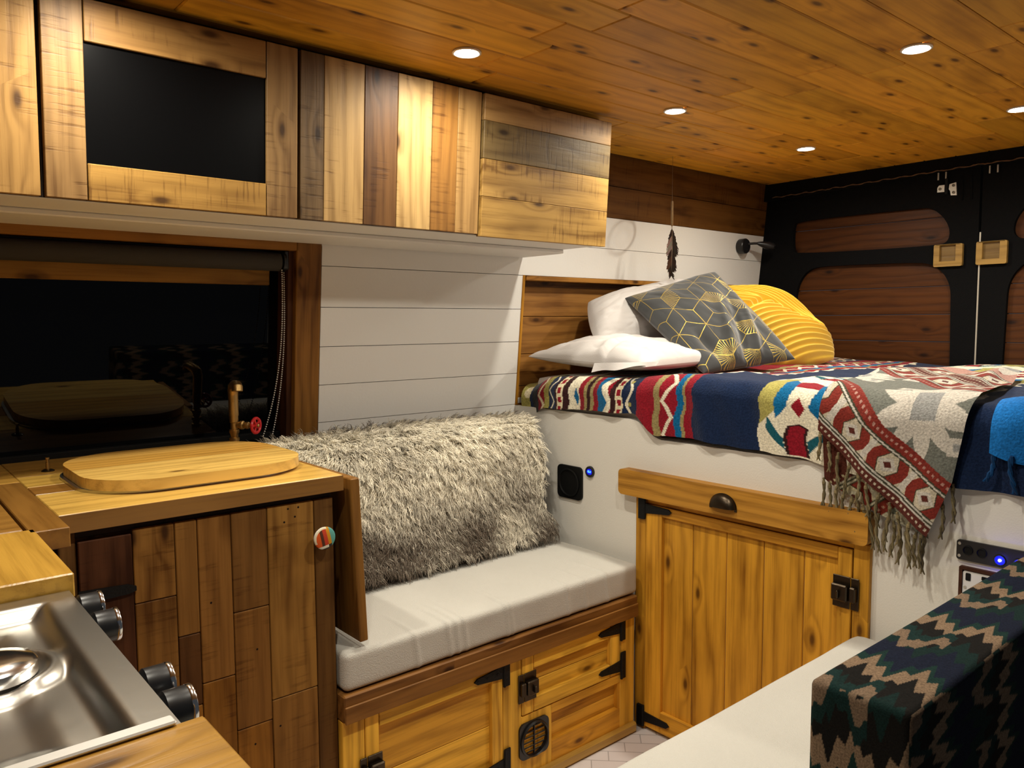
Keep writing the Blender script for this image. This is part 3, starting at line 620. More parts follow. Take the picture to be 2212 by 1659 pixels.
Nn = np.cross(np.tile([1., 0, 0], (NL, 1)), Tn); Nn *= np.sign(-Nn[:, 1:2]+.6*Nn[:, 2:3]); Nn /= np.linalg.norm(Nn, axis=1, keepdims=True)
sw = fbm(np.stack([xx*1.0, ss*.5], -1), 9, 11, 2); sw2 = fbm(np.stack([xx, ss*.5], -1), 22, 12, 2)
dirn = Tn*(.35+.5*rng.random((NL, 1))+.3*sm((ss[:, None]-.4)/.4))+np.array([1., 0, 0])*((sw*.9+sw2*.8)[:, None]+rng.normal(0, .5, (NL, 1)))+Nn*.22+rng.normal(0, .25, (NL, 3)); dirn /= np.linalg.norm(dirn, axis=1, keepdims=True)
ln_ = rng.uniform(.022, .042, NL); lk = np.where(rng.random(NL) < .14, rng.uniform(.45, .7, NL), rng.uniform(.85, 1.08, NL))[:, None]
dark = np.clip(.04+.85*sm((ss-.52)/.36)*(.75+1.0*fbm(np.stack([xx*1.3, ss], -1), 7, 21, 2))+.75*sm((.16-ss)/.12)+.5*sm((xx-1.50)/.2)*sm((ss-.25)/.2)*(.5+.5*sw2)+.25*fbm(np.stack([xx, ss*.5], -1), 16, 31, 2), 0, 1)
NS, NR, NC = 7, 6, 3
tt = np.linspace(0, 1, NR)
Vv = np.zeros((NL, NS, NR, NC, 3), np.float32); Cc = np.zeros((NL, NS, NR, NC, 3), np.float32)
sidev = np.cross(dirn, Nn); sidev /= np.linalg.norm(sidev, axis=1, keepdims=True)
for k_ in range(NS):
    o0 = rng.normal(0, .0045, (NL, 1))*sidev+rng.normal(0, .006, (NL, 1))*dirn; ph = rng.uniform(0, 6.28, (NL, 1)); amp = rng.uniform(.0015, .0045, (NL, 1)); ll = ln_[:, None]*rng.uniform(.75, 1.12, (NL, 1))
    w0 = rng.uniform(.0008, .0019, (NL, 1)); tipd = (rng.random((NL, 1)) < (.22+.8*dark[:, None]))*rng.uniform(.3, 1, (NL, 1)); jc = rng.uniform(.88, 1.1, (NL, 1))*lk
    for r_, t in enumerate(tt):
        lift = Nn*(.010+.013*math.sin(min(1, t*1.25)*math.pi*.62)); cen = P0+o0*(1.25-.45*t)+lift*1.0+dirn*ll*t-np.array([0, 0, 1.])*(.010*t*t)+sidev*(amp*np.sin(t*7+ph))+Nn*(amp*.8*np.cos(t*6+ph))-Nn*(.012*(1-t)**2)
        w = w0*(1-.88*t**1.6)
        for c2 in range(NC):
            a = c2*2*math.pi/NC; Vv[:, k_, r_, c2] = cen+sidev*(w*math.cos(a))+Nn*(w*math.sin(a))
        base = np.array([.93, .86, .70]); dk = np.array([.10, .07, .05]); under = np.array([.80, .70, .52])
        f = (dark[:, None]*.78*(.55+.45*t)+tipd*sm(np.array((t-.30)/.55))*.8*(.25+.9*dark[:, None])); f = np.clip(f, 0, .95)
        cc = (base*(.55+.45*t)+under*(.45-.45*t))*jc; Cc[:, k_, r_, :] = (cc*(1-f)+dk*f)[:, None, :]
nst = NL*NS; base_i = (np.arange(nst)*NR*NC)[:, None, None]; rI = np.arange(NR-1)[None, :, None]*NC; cI = np.arange(NC)[None, None, :]; cJ = (np.arange(NC)+1) % NC
Q = np.stack([base_i+rI+cI, base_i+rI+cJ[None, None, :], base_i+rI+NC+cJ[None, None, :], base_i+rI+NC+cI], -1).reshape(-1, 4)
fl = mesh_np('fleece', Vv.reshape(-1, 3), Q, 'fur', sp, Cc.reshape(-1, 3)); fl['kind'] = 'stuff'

# ------------------------------------------------ bed platform front
XB = 1.819
bp_ = empty('bed_platform', (XB, 1.2, 0), 'cream panelled bed platform with a pine cupboard door and drawer front', 'bed base')
P = [(2.16, 0), (2.13, .952), (1.575, .952), (1.545, .947), (1.515, .932), (1.485, .908), (1.455, .9), (.14, .9), (.14, 0)]
b = MB(); b.prism(P, XP, XB, XB+.018); b.build('front_panel', 'cream', bp_)
b = MB(); b.box((1.84, .16, .85), (3.28, 2.1, .90), .002); b.build('slat_deck', 'pine', bp_)
b = MB()
def xb(y0, y1, z0, z1, d0, d1, g=2, c=PINE, bb=.0018): b.box((XB-d1, y0, z0), (XB-d0, y1, z1), bb, g, c, jit=.1)
xb(1.499, 1.539, .0, .722, 0, .014); xb(.823, .8625, .0, .722, 0, .014); xb(.8625, 1.499, .705, .722, 0, .010, 1); b.build('door_frame', 'pine', bp_)
b = MB(); xb(1.437, 1.4965, .012, .703, .0, .018); xb(.8645, .899, .012, .703, 0, .018, 2); xb(.899, 1.437, .674, .703, 0, .0175, 1, PINE2); xb(.899, 1.437, .012, .077, 0, .0175, 1)
for y0, y1 in ((1.333, 1.438), (1.221, 1.333), (1.106, 1.221), (.992, 1.106), (.898, .992)): xb(y0+.0009, y1-.0009, .05, .69, 0, .006, 2, PINE, .002)
dr = b.build('cupboard_door', 'pine', bp_)
for zc, s in ((.692, 1), (.044, -1)):
    b = MB(); xx0 = XB-.0175; b.box((xx0-.005, 1.500, zc-.036), (xx0+.004, 1.524, zc+.030), .001); b.lathe([(.004, -.033), (.004, .033)], (xx0-.004, 1.499, zc), n=8)
    b.prism([(1.498, zc-.016), (1.498, zc+.014), (1.41, zc+.010), (1.400, zc+.002), (1.41, zc-.006)], XP, xx0-.005, xx0-.0004); b.build('strap_hinge', 'iron', dr)
T = Matrix(((0, -1, 0, XB-.0178), (1, 0, 0, .843), (0, 0, 1, .598), (0, 0, 0, 1))); T2 = Matrix(((0, -1, 0, XB-.0178), (1, 0, 0, .844), (0, 0, 1, .597), (0, 0, 0, 1)))
latch(dr, T2, .064, .078)
b = MB(); b.prism(rrect(.820, .7235, 1.592, .8015, .014), XP, XB-.036, XB-.0005, 1, (.52, .25, .035)); df = b.build('drawer_front', 'pine', bp_)
# cup pull: quarter dome open below
n1, n2 = 22, 12; Pn = np.zeros((n1, n2, 3))
for i in range(n1):
    for j in range(n2):
        th = math.pi*i/(n1-1); f = math.pi/2*j/(n2-1)
        Pn[i, j] = (XB-.0362-.021*math.sin(f)*1.0, 1.2135+.0415*math.cos(th)*math.cos(f)**.6, .7475+.037*math.sin(th)*math.cos(f)**.9)
cp = grid('cup_pull', Pn, 'bronze', df)
b = MB(); b.prism([(1.2135+.043*math.cos(t), .7475+.0385*math.sin(t)) for t in np.linspace(0, math.pi, 24)]+[(1.2135-.043, .741), (1.2135-.036, .741), (1.2135-.036, .7475), (1.2135+.036, .7475), (1.2135+.036, .741), (1.2135+.043, .741)], XP, XB-.0385, XB-.0355); b.build('pull_rim', 'bronze', cp)
# fittings on the panel
b = MB(); b.prism(rrect(1.777, .661, 1.891, .772, .016), XP, XB-.008, XB-.0002); vv = tag(b.build('air_outlet', 'matte'), 'black square vent plate on the cream bed panel beside the sheepskin', 'vent')
b = MB(); b.lathe([(.045, 0), (.048, .004), (.043, .006), (.041, .001)], (XB-.008, 1.834, .716), (-1, 0, 0), 36, cap=False); b.build('vent_ring', 'matte', vv)
vm = empty('voltmeter', (XB, 1.744, .764), 'small round voltmeter with a blue lit reading', 'meter')
b = MB(); b.lathe([(.0185, 0), (.0185, .005), (.017, .008), (.0135, .008), (.013, .005)], (XB-.0002, 1.7435, .764), (-1, 0, 0), 32); b.build('bezel', 'plastic', vm)
b = MB(); b.prism([(1.7435+.0125*math.cos(t), .764+.010*math.sin(t)) for t in np.linspace(0, 6.283, 25)[:-1]], XP, XB-.0062, XB-.005); dsp = b.build('display', 'scrblue', vm)
def text(s, size, M4, mat, parent, name):
    cu = bpy.data.curves.new(name, 'FONT'); cu.body = s; cu.size = size; cu.align_x = 'CENTER'; cu.align_y = 'CENTER'; cu.extrude = .0002
    o = bpy.data.objects.new(name, cu); COL.objects.link(o); bpy.context.view_layer.update()
    me = bpy.data.meshes.new_from_object(o.evaluated_get(bpy.context.evaluated_depsgraph_get())); bpy.data.objects.remove(o)
    me.transform(M4); me.materials.clear(); me.materials.append(M_[mat]); return link(bpy.data.objects.new(name, me), parent)
FX = lambda x, y, z: Matrix(((0, 0, -1, x), (-1, 0, 0, y), (0, 1, 0, z), (0, 0, 0, 1)))
text('12.1', .0098, FX(XB-.0066, 1.7435, .7643), 'digits', dsp, 'reading')
sp_ = empty('switch_panel', (XB, .55, .74), 'black switch panel with two blue lights near the right edge', 'switch panel')
b = MB(); b.prism(rrect(.40, .7325, .640, .776, .006), XP, XB-.006, XB-.0002); b.build('plate', 'plastic', sp_)
for y, z in ((.634, .768), (.634, .741)):
    b = MB(); b.lathe([(.0032, 0), (.0032, .001), (.0018, .0014), (.0015, .0004)], (XB-.006, y, z), (-1, 0, 0), 12); b.build('screw', 'silver', sp_)
for y in (.617, .590):
    b = MB(); b.lathe([(.010, 0), (.010, .0025), (.0088, .003), (.0075, .001)], (XB-.006, y, .7555), (-1, 0, 0), 24); b.build('push_switch', 'matte', sp_)
for y, z in ((.5555, .748), (.520, .748), (.485, .748)):
    b = MB(); b.lathe([(.0115, 0), (.0115, .002), (.0105, .0025), (.0095, .001)], (XB-.006, y, z), (-1, 0, 0), 24); s_ = b.build('socket_outlet', 'matte', sp_)
    b = MB(); b.lathe([(.0028, 0), (.0028, .0022), (.002, .003)], (XB-.0066, y, z), (-1, 0, 0), 12); b.build('blue_light', 'led', s_)
    b = MB(); b.lathe([(.003, 0), (.0092, .0001)], (XB-.0072, y, z), (-1, 0, 0), 20, cap=False); b.build('glow_halo', 'ledblue', s_)  # emissive annulus imitates the LED's glow on the socket around it
    l = bpy.data.lights.new('led_lamp', 'POINT'); l.energy = .012; l.color = (.02, .04, 1); l.shadow_soft_size = .003; lo = bpy.data.objects.new('led_lamp', l); COL.objects.link(lo); lo.location = (XB-.022, y, z)
b = MB()
for i in range(7): b.box((XB-.0065, .5625-.0024*i, .7665), (XB-.0058, .5609-.0024*i, .7685), .0001)
for i in range(4): b.box((XB-.0065, .5585-.0024*i, .7625), (XB-.0058, .5570-.0024*i, .7642), .0001)
b.build('lettering', 'silver', sp_)
so = empty('double_socket', (XB, .55, .68), 'white double wall socket in a dark timber surround half hidden by the cushion', 'socket')
b = MB(); b.prism(rrect(.468, .618, .632, .7195, .003), XP, XB-.010, XB-.0002, 1, (.08, .03, .015), [rrect(.476, .626, .6255, .7125, .002)]); b.build('surround', 'dark', so)
b = MB(); b.prism(rrect(.478, .627, .6245, .7105, .005), XP, XB-.0075, XB-.0003); b.build('plate', 'sock', so)
for y0, y1, z0, z1, nm in ((.609, .619, .690, .7065, 'rocker_switch'), (.566, .588, .697, .7055, 'slot'), (.592, .601, .669, .6825, 'slot'), (.606, .617, .652, .662, 'slot')):
    b = MB(); b.prism(rrect(y0, z0, y1, z1, .002), XP, XB-.0085, XB-.0074); b.build(nm, 'matte', so)
b = MB(); b.lathe([(.0032, 0), (.003, .0012)], (XB-.0075, .6195, .6745), (-1, 0, 0), 12); b.build('screw', 'silver', so)

# headboard recess
hb_ = empty('headboard', (2.5, 2.08, 1.0), 'stained timber headboard recess along the wall behind the pillows', 'headboard')
b = MB(); b.box((1.8175, -.003, .953), (1.8285, .06, 1.414), .001, 2, PINE2, Matrix(((1, 0, 0, 0), (0, 1, -.1, 2.214), (0, 0, 1, 0), (0, 0, 0, 1)))); b.box((1.8285, 2.066, 1.397), (XR-.013, 2.15, 1.4135), .001, 0, (.40, .18, .03)); b.build('frame', 'pine', hb_)
b = MB()
for z0, z1 in ((.90, 1.02), (1.02, 1.135), (1.135, 1.27), (1.27, 1.385)): b.box((1.826, 2.118, z0+.0007), (XR-.01, 2.132, z1-.0007), .002, 0, (.32, .145, .032), jit=.1)
b.box((1.826, 2.112, 1.377), (XR-.01, 2.13, 1.397), .001, 0, (.10, .04, .012)); b.build('planks', 'pine', hb_)  # last strip is coloured dark as the shadow below the top rail

# ------------------------------------------------ bedding
mt = empty('mattress', (2.5, 1.15, .9), 'mattress under the striped wool blanket', 'mattress')
soft_box('cover', (1.838, .17, .905), (3.26, 2.04, 1.068), .035, 'linen', mt, (20, 20, 6), .001, 2)
XE, RE = 1.806, .050
def ztop(x, y): return 1.078+.010*np.sin(y*5.2+1)*np.exp(-((x-1.9)/.3)**2)+.006*np.sin(x*7+y*6)+.004*np.sin(y*17+x*5)+.012*np.exp(-((x-2.9)/.25)**2)*np.sin(y*9)
def drape(Y, s, off=0):
    """s<0 runs back over the mattress, s>0 runs over the rounded edge and down the front"""
    q = RE*math.pi/2; zt = ztop(np.maximum(XE+RE-s, XE+RE), Y); th = np.clip(s/RE, 0, math.pi/2)
    X = np.where(s < 0, XE+RE-s, XE+RE-(RE+off)*np.sin(th)); Z = np.where(s < 0, zt+off, zt-RE+(RE+off)*np.cos(th))
    Z = np.where(s > q, zt-RE-(s-q), Z); X = np.where(s > q, XE-off, X)
    return np.stack([X, Y+0*s, Z], -1)
C_ = dict(navy=(.010, .021, .06), red=(.25, .010, .02), cream=(.70, .62, .42), tan=(.30, .24, .10), olive=(.36, .32, .09), blue=(.006, .12, .28), teal=(.01, .09, .12), brown=(.035, .012, .012), black=(.012, .012, .014), white=(.76, .70, .54), orange=(.5, .06, .02))
bands = [(2.20, 2.03, 'olive'), (2.03, 1.985, 'black'), (1.985, 1.95, 'red'), (1.95, 1.925, 'olive'), (1.925, 1.885, 'navy'), (1.885, 1.875, 'brown'), (1.875, 1.850, 'cream'), (1.850, 1.828, 'brown'), (1.828, 1.78, 'white'), (1.78, 1.758, 'red'), (1.758, 1.745, 'tan'), (1.745, 1.730, 'brown'), (1.730, 1.716, 'tan'),
         (1.716, 1.695, 'red'), (1.695, 1.680, 'blue'), (1.680, 1.638, 'white'), (1.638, 1.622, 'brown'), (1.622, 1.600, 'cream'), (1.600, 1.537, 'navy'), (1.537, 1.468, 'red'), (1.468, 1.444, 'tan'), (1.444, 1.392, 'red'), (1.392, 1.372, 'blue'), (1.372, 1.362, 'tan'), (1.362, 1.334, 'red'), (1.334, 1.122, 'navy'), (1.122, .90, 'white')]
def blanket_col(Y, s):
    w = Y+.004*np.sin(s*70)+.003*np.sin(s*23+1); c = np.zeros(Y.shape+(3,)); y = np.where(w < .90, .90+np.mod(.90-w, 1.25), w)
    c[:] = C_['navy']
    for a, b_, n in bands: c[(y <= a) & (y > b_)] = C_[n]
    tri = lambda t, p: np.abs(np.mod(t/p, 1)-.5)*2
    def put(m, n): c[m] = C_[n]
    put((y < 1.875) & (y > 1.850) & (np.abs(y-1.8625) < .007) & (np.mod(s, .030) < .018), 'red'); put((y < 1.622) & (y > 1.600) & (np.abs(y-1.611) < .006) & (np.mod(s, .030) < .018), 'red')
    put(np.abs(y-(1.418+.020*(tri(s, .10)*2-1))) < .0065, 'white'); put((y > 1.545) & (y < 1.597) & (np.abs(y-(1.571+.014*np.sin(s*75))) < .006), 'white')
    put((y > 1.545) & (y < 1.597) & (np.hypot(y-1.571, np.mod(s, .07)-.035) < .007), 'olive')
    put((y > 1.89) & (y < 1.925) & (np.abs(y-(1.905+.012*(tri(s, .07)*2-1))) < .004), 'white'); put((y > 1.95) & (y < 1.985) & (np.abs(y-(1.966+.012*(tri(s, .08)*2-1))) < .0055), 'cream')
    put((y > 2.035) & (np.hypot((y-2.055)*1.2, np.mod(s, .12)-.05) < .022), 'cream'); put((y > 2.0) & (np.abs(y-2.035) < .008), 'navy')
    put((y < 1.828) & (y > 1.78) & (np.abs(y-1.795) < .022*tri(s+.02, .11)-.010), 'blue'); put((y < 1.680) & (y > 1.638) & (y > 1.680-.028*tri(s, .10)), 'blue'); put((y < 1.680) & (y > 1.638) & (y < 1.638+.02*tri(s+.05, .10)-.006), 'red')
    # medallion stripe centred on Y=1.011
    a = np.abs(y-1.011); in_ = y <= 1.122; t = np.mod(s+.11, .31)-.11
    put(in_ & (a > .062) & (t > -.08) & (t < .135-(.111-a)*.9), 'olive'); put(in_ & (a <= .064) & (a > .029) & (np.abs(t-.03) < .085-(.064-a)*1.1), 'blue')
    put(in_ & (a <= .029) & (np.abs(t-.005) < .028+.4*(.029-a)) & (t < .024), 'red'); put(in_ & (a*1.25+np.abs(t-.078) < .024), 'red')
    put(in_ & (a <= .029) & (t > .118+a*.35), 'brown'); put(in_ & (a <= .021) & (t > .122+a*.35), 'red')
    put(in_ & (a > .03) & (np.abs(t-.175-(a-.03)*-.9) < .014) & (a < .085), 'teal')
    put((y > 1.122) & (y < 1.16) & (s < -.05) & (y < 1.122+.034*np.mod(s*9, 1)), 'white'); put((y > 1.30) & (y < 1.334) & (s < -.05) & (y > 1.334-.03*np.mod(s*9, 1)), 'white')
    return c
ny, ns = 560, 560
yy = np.linspace(2.085, .18, ny); tb = lambda y: np.where(y > 1.56, .985, np.where(y < 1.45, .912, .912+.073*sm((y-1.45)/.11)))
sm_ = np.r_[np.linspace(-1.40, -.30, 200)[:-1], np.linspace(-.30, 0, 140)[:-1], np.linspace(0, 1, 222)]; ns = len(sm_)
Yg, Sg = np.meshgrid(yy, sm_, indexing='ij'); smax = RE*math.pi/2+(1.078-RE)-tb(Yg)+.01; Sg = np.where(Sg > 0, Sg*smax, Sg)
Pg = drape(Yg, Sg, .004); fr = np.clip((Sg+.1)/.2, 0, 1)
Pg[..., 0] -= fr*(.006*np.sin(Yg*31)+.004*np.sin(Yg*57+Sg*20)+.002); Pg[..., 0] += .030*sm((Yg-1.95)/.12)*fr; Pg[..., 2] += (.0015*fbm(Pg, 60, 5)-(.05*sm((Yg-1.93)/.14)))*np.clip((Sg+1.4)/.2, 0, 1)
# rumple near the rear and under the pillows
Pg[..., 2] += np.where(Sg < 0, .008*np.exp(-((Sg+.25)/.15)**2)*np.sin(Yg*26+Sg*9), 0)
blk = grid('wool_blanket', Pg, 'vfab', None, blanket_col(Yg, Sg)); tag(blk, 'striped red, navy, cream and blue wool blanket spread over the bed', 'blanket')

# grey and red throw
LP = np.array([(.945, .115), (.940, -.02), (.955, -.2), (.98, -.38), (1.02, -.55)]); RP = np.array([(.688, .318), (.640, .190), (.612, .02), (.640, -.25), (.70, -.52), (.72, -.60)])
def rs(P, n):
    d = np.r_[0, np.cumsum(np.linalg.norm(np.diff(P, axis=0), axis=1))]; t = np.linspace(0, d[-1], n); return np.stack([np.interp(t, d, P[:, 0]), np.interp(t, d, P[:, 1])], -1)
A1 = np.array([-.785, .62]); A1 /= np.linalg.norm(A1); A2 = np.array([-A1[1], A1[0]]); A2 = -A2 if A2[1] > 0 else A2
TCOL = dict(grey=(.145, .15, .13), lg=(.27, .27, .26), wh=(.52, .48, .42), red=(.19, .026, .018), dr=(.095, .024, .017), pink=(.40, .22, .18), dk=(.05, .05, .03), sand=(.50, .44, .33))
def throw_col(Y, s):
    q = np.stack([Y-.945, s-.115], -1); u = q@A1; w = q@A2     # u along the border, w away from the fringe end
    c = np.zeros(Y.shape+(3,)); c[:] = TCOL['sand']; put = lambda m, n: c.__setitem__(m, TCOL[n])
    wm = np.where(w < .42, np.minimum(w, .42-w), np.where(w < .84, np.minimum(w-.42, .84-w), w-.84))
    put(wm < .021, 'dr'); put((np.abs(wm-.011) < .0028) & (np.mod(u, .012) < .0055), 'sand')
    for a, b_, n in ((.021, .025, 'wh'), (.025, .029, 'dk'), (.029, .033, 'wh'), (.033, .036, 'dk'), (.090, .093, 'dk'), (.093, .097, 'wh'), (.097, .101, 'dk'), (.101, .126, 'red')): put((wm >= a) & (wm < b_), n)
    z = (wm >= .036) & (wm < .090); tw = wm-.063; tu = np.mod(u, .108)-.054
    put(z, 'sand'); put(z & (np.abs(np.abs(tu)-.040+np.abs(tw)*.55) < .013), 'red'); put(z & (np.abs(np.abs(tu)-.026+np.abs(tw)*.55) < .0012), 'dk')
    m1 = np.maximum(np.abs(tu*.8+tw), np.abs(tu*.8-tw)); put(z & (m1 < .019), 'wh'); put(z & (m1 < .009), 'dr'); put(z & (np.abs(tu) > .047), 'wh')
    put((np.abs(wm-.113) < .003) & (np.mod(u, .013) < .006), 'pink')
    z = wm >= .126; put(z, 'grey')
    su = np.mod(u-.14+.165, .33)-.165; sw_ = np.where(w < .42, w-.205, w-.63); x_, y_ = (su*.785+sw_*.62, su*.62-sw_*.785)
    m = np.maximum(np.abs(x_), np.abs(y_)); n_ = np.minimum(np.abs(x_), np.abs(y_)); ay, ax2 = np.abs(y_), np.abs(x_); an = np.arctan2(y_, x_); star = np.hypot(x_, y_) < .060+.058*np.abs(np.mod(an*10/6.2832+.5, 1)-.5)*2
    put(z & star, 'wh'); put(z & (m < .027), 'lg')
    for dx, dy in ((.075, .075), (-.075, .075), (.075, -.075), (-.075, -.075), (0, .14), (.14, 0)):
        mm = np.maximum(np.abs(x_-dx), np.abs(y_-dy)); put(z & (mm < .020), 'wh'); put(z & (mm < .008), 'lg')
    put((w > .42+.101) & (w < .84-.101) & ~star, 'pink')
    return c
n1, n2 = 300, 420
La, Ra = rs(LP, n2), rs(RP, n2); f = np.linspace(0, 1, n1)[:, None, None]; YS = La[None]*(1-f)+Ra[None]*f
Yt, St = YS[..., 0], YS[..., 1]; ff = np.broadcast_to(f[..., 0], Yt.shape)
bump_ = .010+.008*np.sin(ff*9+St*14)*np.clip(-St*4, 0, 1)+.010*np.exp(-((ff-.72+St*.3)/.07)**2)*np.clip(-St*3, 0, 1)+.006*np.sin(ff*13+2)*np.clip(St*6, 0, 1)
Pt = drape(Yt, St, .018+bump_); tw_ = empty('throw', (1.78, .8, 1.0), 'grey and red patterned fringed throw hanging over the bed edge', 'throw')
grid('upper_layer', Pt, 'vfab', tw_, throw_col(Yt, St))
L2 = np.array([(.945, .10), (.936, .235)]); R2 = np.array([(.70, .24), (.690, .325)])
La, Ra = rs(L2, 100), rs(R2, 100); f = np.linspace(0, 1, 160)[:, None, None]; YS = La[None]*(1-f)+Ra[None]*f; Yt, St = YS[..., 0], YS[..., 1]
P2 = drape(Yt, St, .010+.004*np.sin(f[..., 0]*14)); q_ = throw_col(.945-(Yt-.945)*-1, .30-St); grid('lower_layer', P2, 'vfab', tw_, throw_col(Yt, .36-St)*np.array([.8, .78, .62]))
def tassel(p, L_, col, r=.0042, n=7, knot=True, parent=None, lean=0.0):
    b = MB(); pts = []; sx = random.uniform(-.004, .004)
    for i in range(n+1):
        t = i/n; pts.append((p[0]+.003*math.sin(t*4+p[1]*90), p[1]+lean*t+sx*t*t+.003*math.sin(t*5+p[1]*70), p[2]-L_*t))
    m = len(pts)
    for s in (0, math.pi):      # two plies twisted round each other, splayed at the end
        b.tube([(q[0]+.0022*math.cos(i*1.6+s), q[1]+(.0022+.005*max(0, i/n-.6))*math.sin(i*1.6+s), q[2]) for i, q in enumerate(pts)], [r*.62]*(m-1)+[r*.3], 6, col if s else tuple(c*.7 for c in col))
    if knot: b.lathe([(.001, -.005), (r*1.1, -.002), (r*1.1, .003), (.001, .006)], pts[1], n=8, col=col)
    return b.build('tassel', 'thread', parent, fix=False)
TA = (.23, .18, .09)
def shade(c, a, b_): k = random.uniform(a, b_); return tuple(v*k for v in c)
for t in np.linspace(.0, .98, 15):   # along the hem of the lower layer
    y = .934+(.695-.934)*t; s = .232+(.322-.232)*t; p = drape(np.array(y), np.array(s), .016)
    tassel(p, random.uniform(.070, .098), shade(TA, .75, 1.2), parent=tw_)
for t in np.linspace(.02, .95, 11):  # along the hem of the upper layer
    y = .945+(.688-.945)*t; s = .115+(.318-.115)*t; p = drape(np.array(y), np.array(s), .030)
    tassel(p, random.uniform(.070, .095), shade(TA, .6, 1.1), parent=tw_)
for y, s in ((.660, .235), (.640, .195)): tassel(drape(np.array(y), np.array(s), .022), .085, tuple(c*.6 for c in TA), parent=tw_)
# blue throw at the right edge
bt = empty('throw', (1.78, .45, 1.0), 'bright blue fringed throw at the right edge of the bed', 'throw')
Yb_, Sb_ = np.meshgrid(np.linspace(0, 1, 90), np.linspace(0, 1, 90), indexing='ij'); Sb = -.50+(.62+.02*np.sin(Yb_*9))*Sb_; Yb2 = (.575-.20*sm((-Sb)/.5))*(1-Yb_)+.16*Yb_
Pb = drape(Yb2, Sb, .016+.008*np.sin(Yb_*16+Sb*10)); bc_ = np.zeros(Yb2.shape+(3,)); bc_[:] = (.012, .16, .50)
for v, wd, cc in ((.62, .012, (.20, .24, .22)), (.66, .01, (.01, .06, .12)), (.70, .012, (.16, .05, .05)), (.40, .02, (.02, .05, .12)), (.36, .012, (.3, .3, .24)), (.78, .010, (.02, .10, .30)), (.2, .03, (.01, .05, .14))): bc_[np.abs(Sb_-v-.01*np.sin(Yb_*30)) < wd] = cc
grid('cloth', Pb, 'vfab', bt, bc_)
for y in np.linspace(.565, .20, 13): tassel(drape(np.array(y), np.array(.122), .018), random.uniform(.055, .085), (.006, .045, .14), .0062, knot=False, parent=bt, lean=random.uniform(-.012, .012))

# ------------------------------------------------ pillows and cushions
def pillow(name, c, t, mat, parent, col=None, n=120, wr=.006, seed=1, round_=0, pinch=.05, pw=.42, extra=None, tb_=None):
    """soft pillow spanned by four corners c (bl, br, tr, tl)"""
    c = [np.array(q, float) for q in c]; g = np.linspace(-1, 1, n); U, V = np.meshgrid(g, g, indexing='ij')
    Up, Vp = U*(1-pinch*(1-V**2)*np.abs(U)**2), V*(1-pinch*(1-U**2)*np.abs(V)**2)
    if round_: x, y = disc(Up, Vp); Up, Vp = Up*(1-round_)+x*round_*1.12, Vp*(1-round_)+y*round_*1.12
    a, b_ = (Up+1)/2, (Vp+1)/2
    base = ((1-a)*(1-b_))[..., None]*c[0]+(a*(1-b_))[..., None]*c[1]+(a*b_)[..., None]*c[2]+((1-a)*b_)[..., None]*c[3]
    nr = np.cross(c[1]-c[0]+c[2]-c[3], c[3]-c[0]+c[2]-c[1]); nr /= np.linalg.norm(nr)
    prof_ = ((1-U**2)*(1-V**2))**pw; Pc = np.stack([U, V], -1); wrk = fbm(Pc, 4, seed, 4)*wr+.5*wr*np.abs(fbm(Pc, 7, seed+5, 3))
    ex = extra(U, V) if extra else 0
    F_ = base+nr*((t*prof_+(wrk+ex)*np.clip(prof_*2, 0, 1)))[..., None]; B_ = base-nr*((tb_ if tb_ is not None else t)*prof_)[..., None]
    a_ = np.arange(n*n).reshape(n, n); q = np.stack([a_[:-1, :-1], a_[1:, :-1], a_[1:, 1:], a_[:-1, 1:]], -1).reshape(-1, 4)
    cols = None
    if col is not None: cc = col(U, V); cols = np.concatenate([cc.reshape(n*n, -1)]*2)
    return mesh_np(name, np.concatenate([F_.reshape(-1, 3), B_.reshape(-1, 3)]), np.concatenate([q, q[:, ::-1]+n*n]), mat, parent, cols)
def crimp(U, V): return -.010*np.exp(-((U-.35)/.05)**2)*np.clip(-V, 0, 1)+.010*np.exp(-((U-.24)/.06)**2)*np.clip(-V, 0, 1)+.008*np.exp(-((U-.60+.3*V)/.06)**2)*np.clip(-V, 0, 1)
p = empty('pillow', (2.0, 1.8, 1.1), 'plump white pillow lying flat at the front left of the bed', 'pillow', 'white pillows')
pillow('case', [(1.845, 2.075, 1.128), (1.835, 1.535, 1.112), (2.24, 1.50, 1.125), (2.26, 2.06, 1.140)], .075, 'linen', p, n=170, wr=.013, seed=3, extra=crimp, tb_=.035)
F1 = np.linspace(0, 1, 60); G1_ = np.linspace(0, 1, 16); A_, B_ = np.meshgrid(F1, G1_, indexing='ij')
yy_ = 1.735-.245*A_; Pf = np.stack([1.826-.014*B_+.008*np.sin(A_*9)*B_+.02*A_, yy_, 1.118+.012*A_-(.030-.022*A_)*B_+.003*np.sin(A_*11)*B_], -1); grid('open_hem', Pf, 'linen', p)
p = empty('pillow', (2.3, 1.95, 1.1), 'white pillow leaning on the headboard behind the grey cushion', 'pillow', 'white pillows')
pillow('case', [(1.99, 1.895, 1.165), (2.62, 1.82, 1.14), (2.68, 2.03, 1.425), (2.10, 2.05, 1.325)], .10, 'linen', p, n=130, wr=.012, seed=9, round_=.35, tb_=.03)
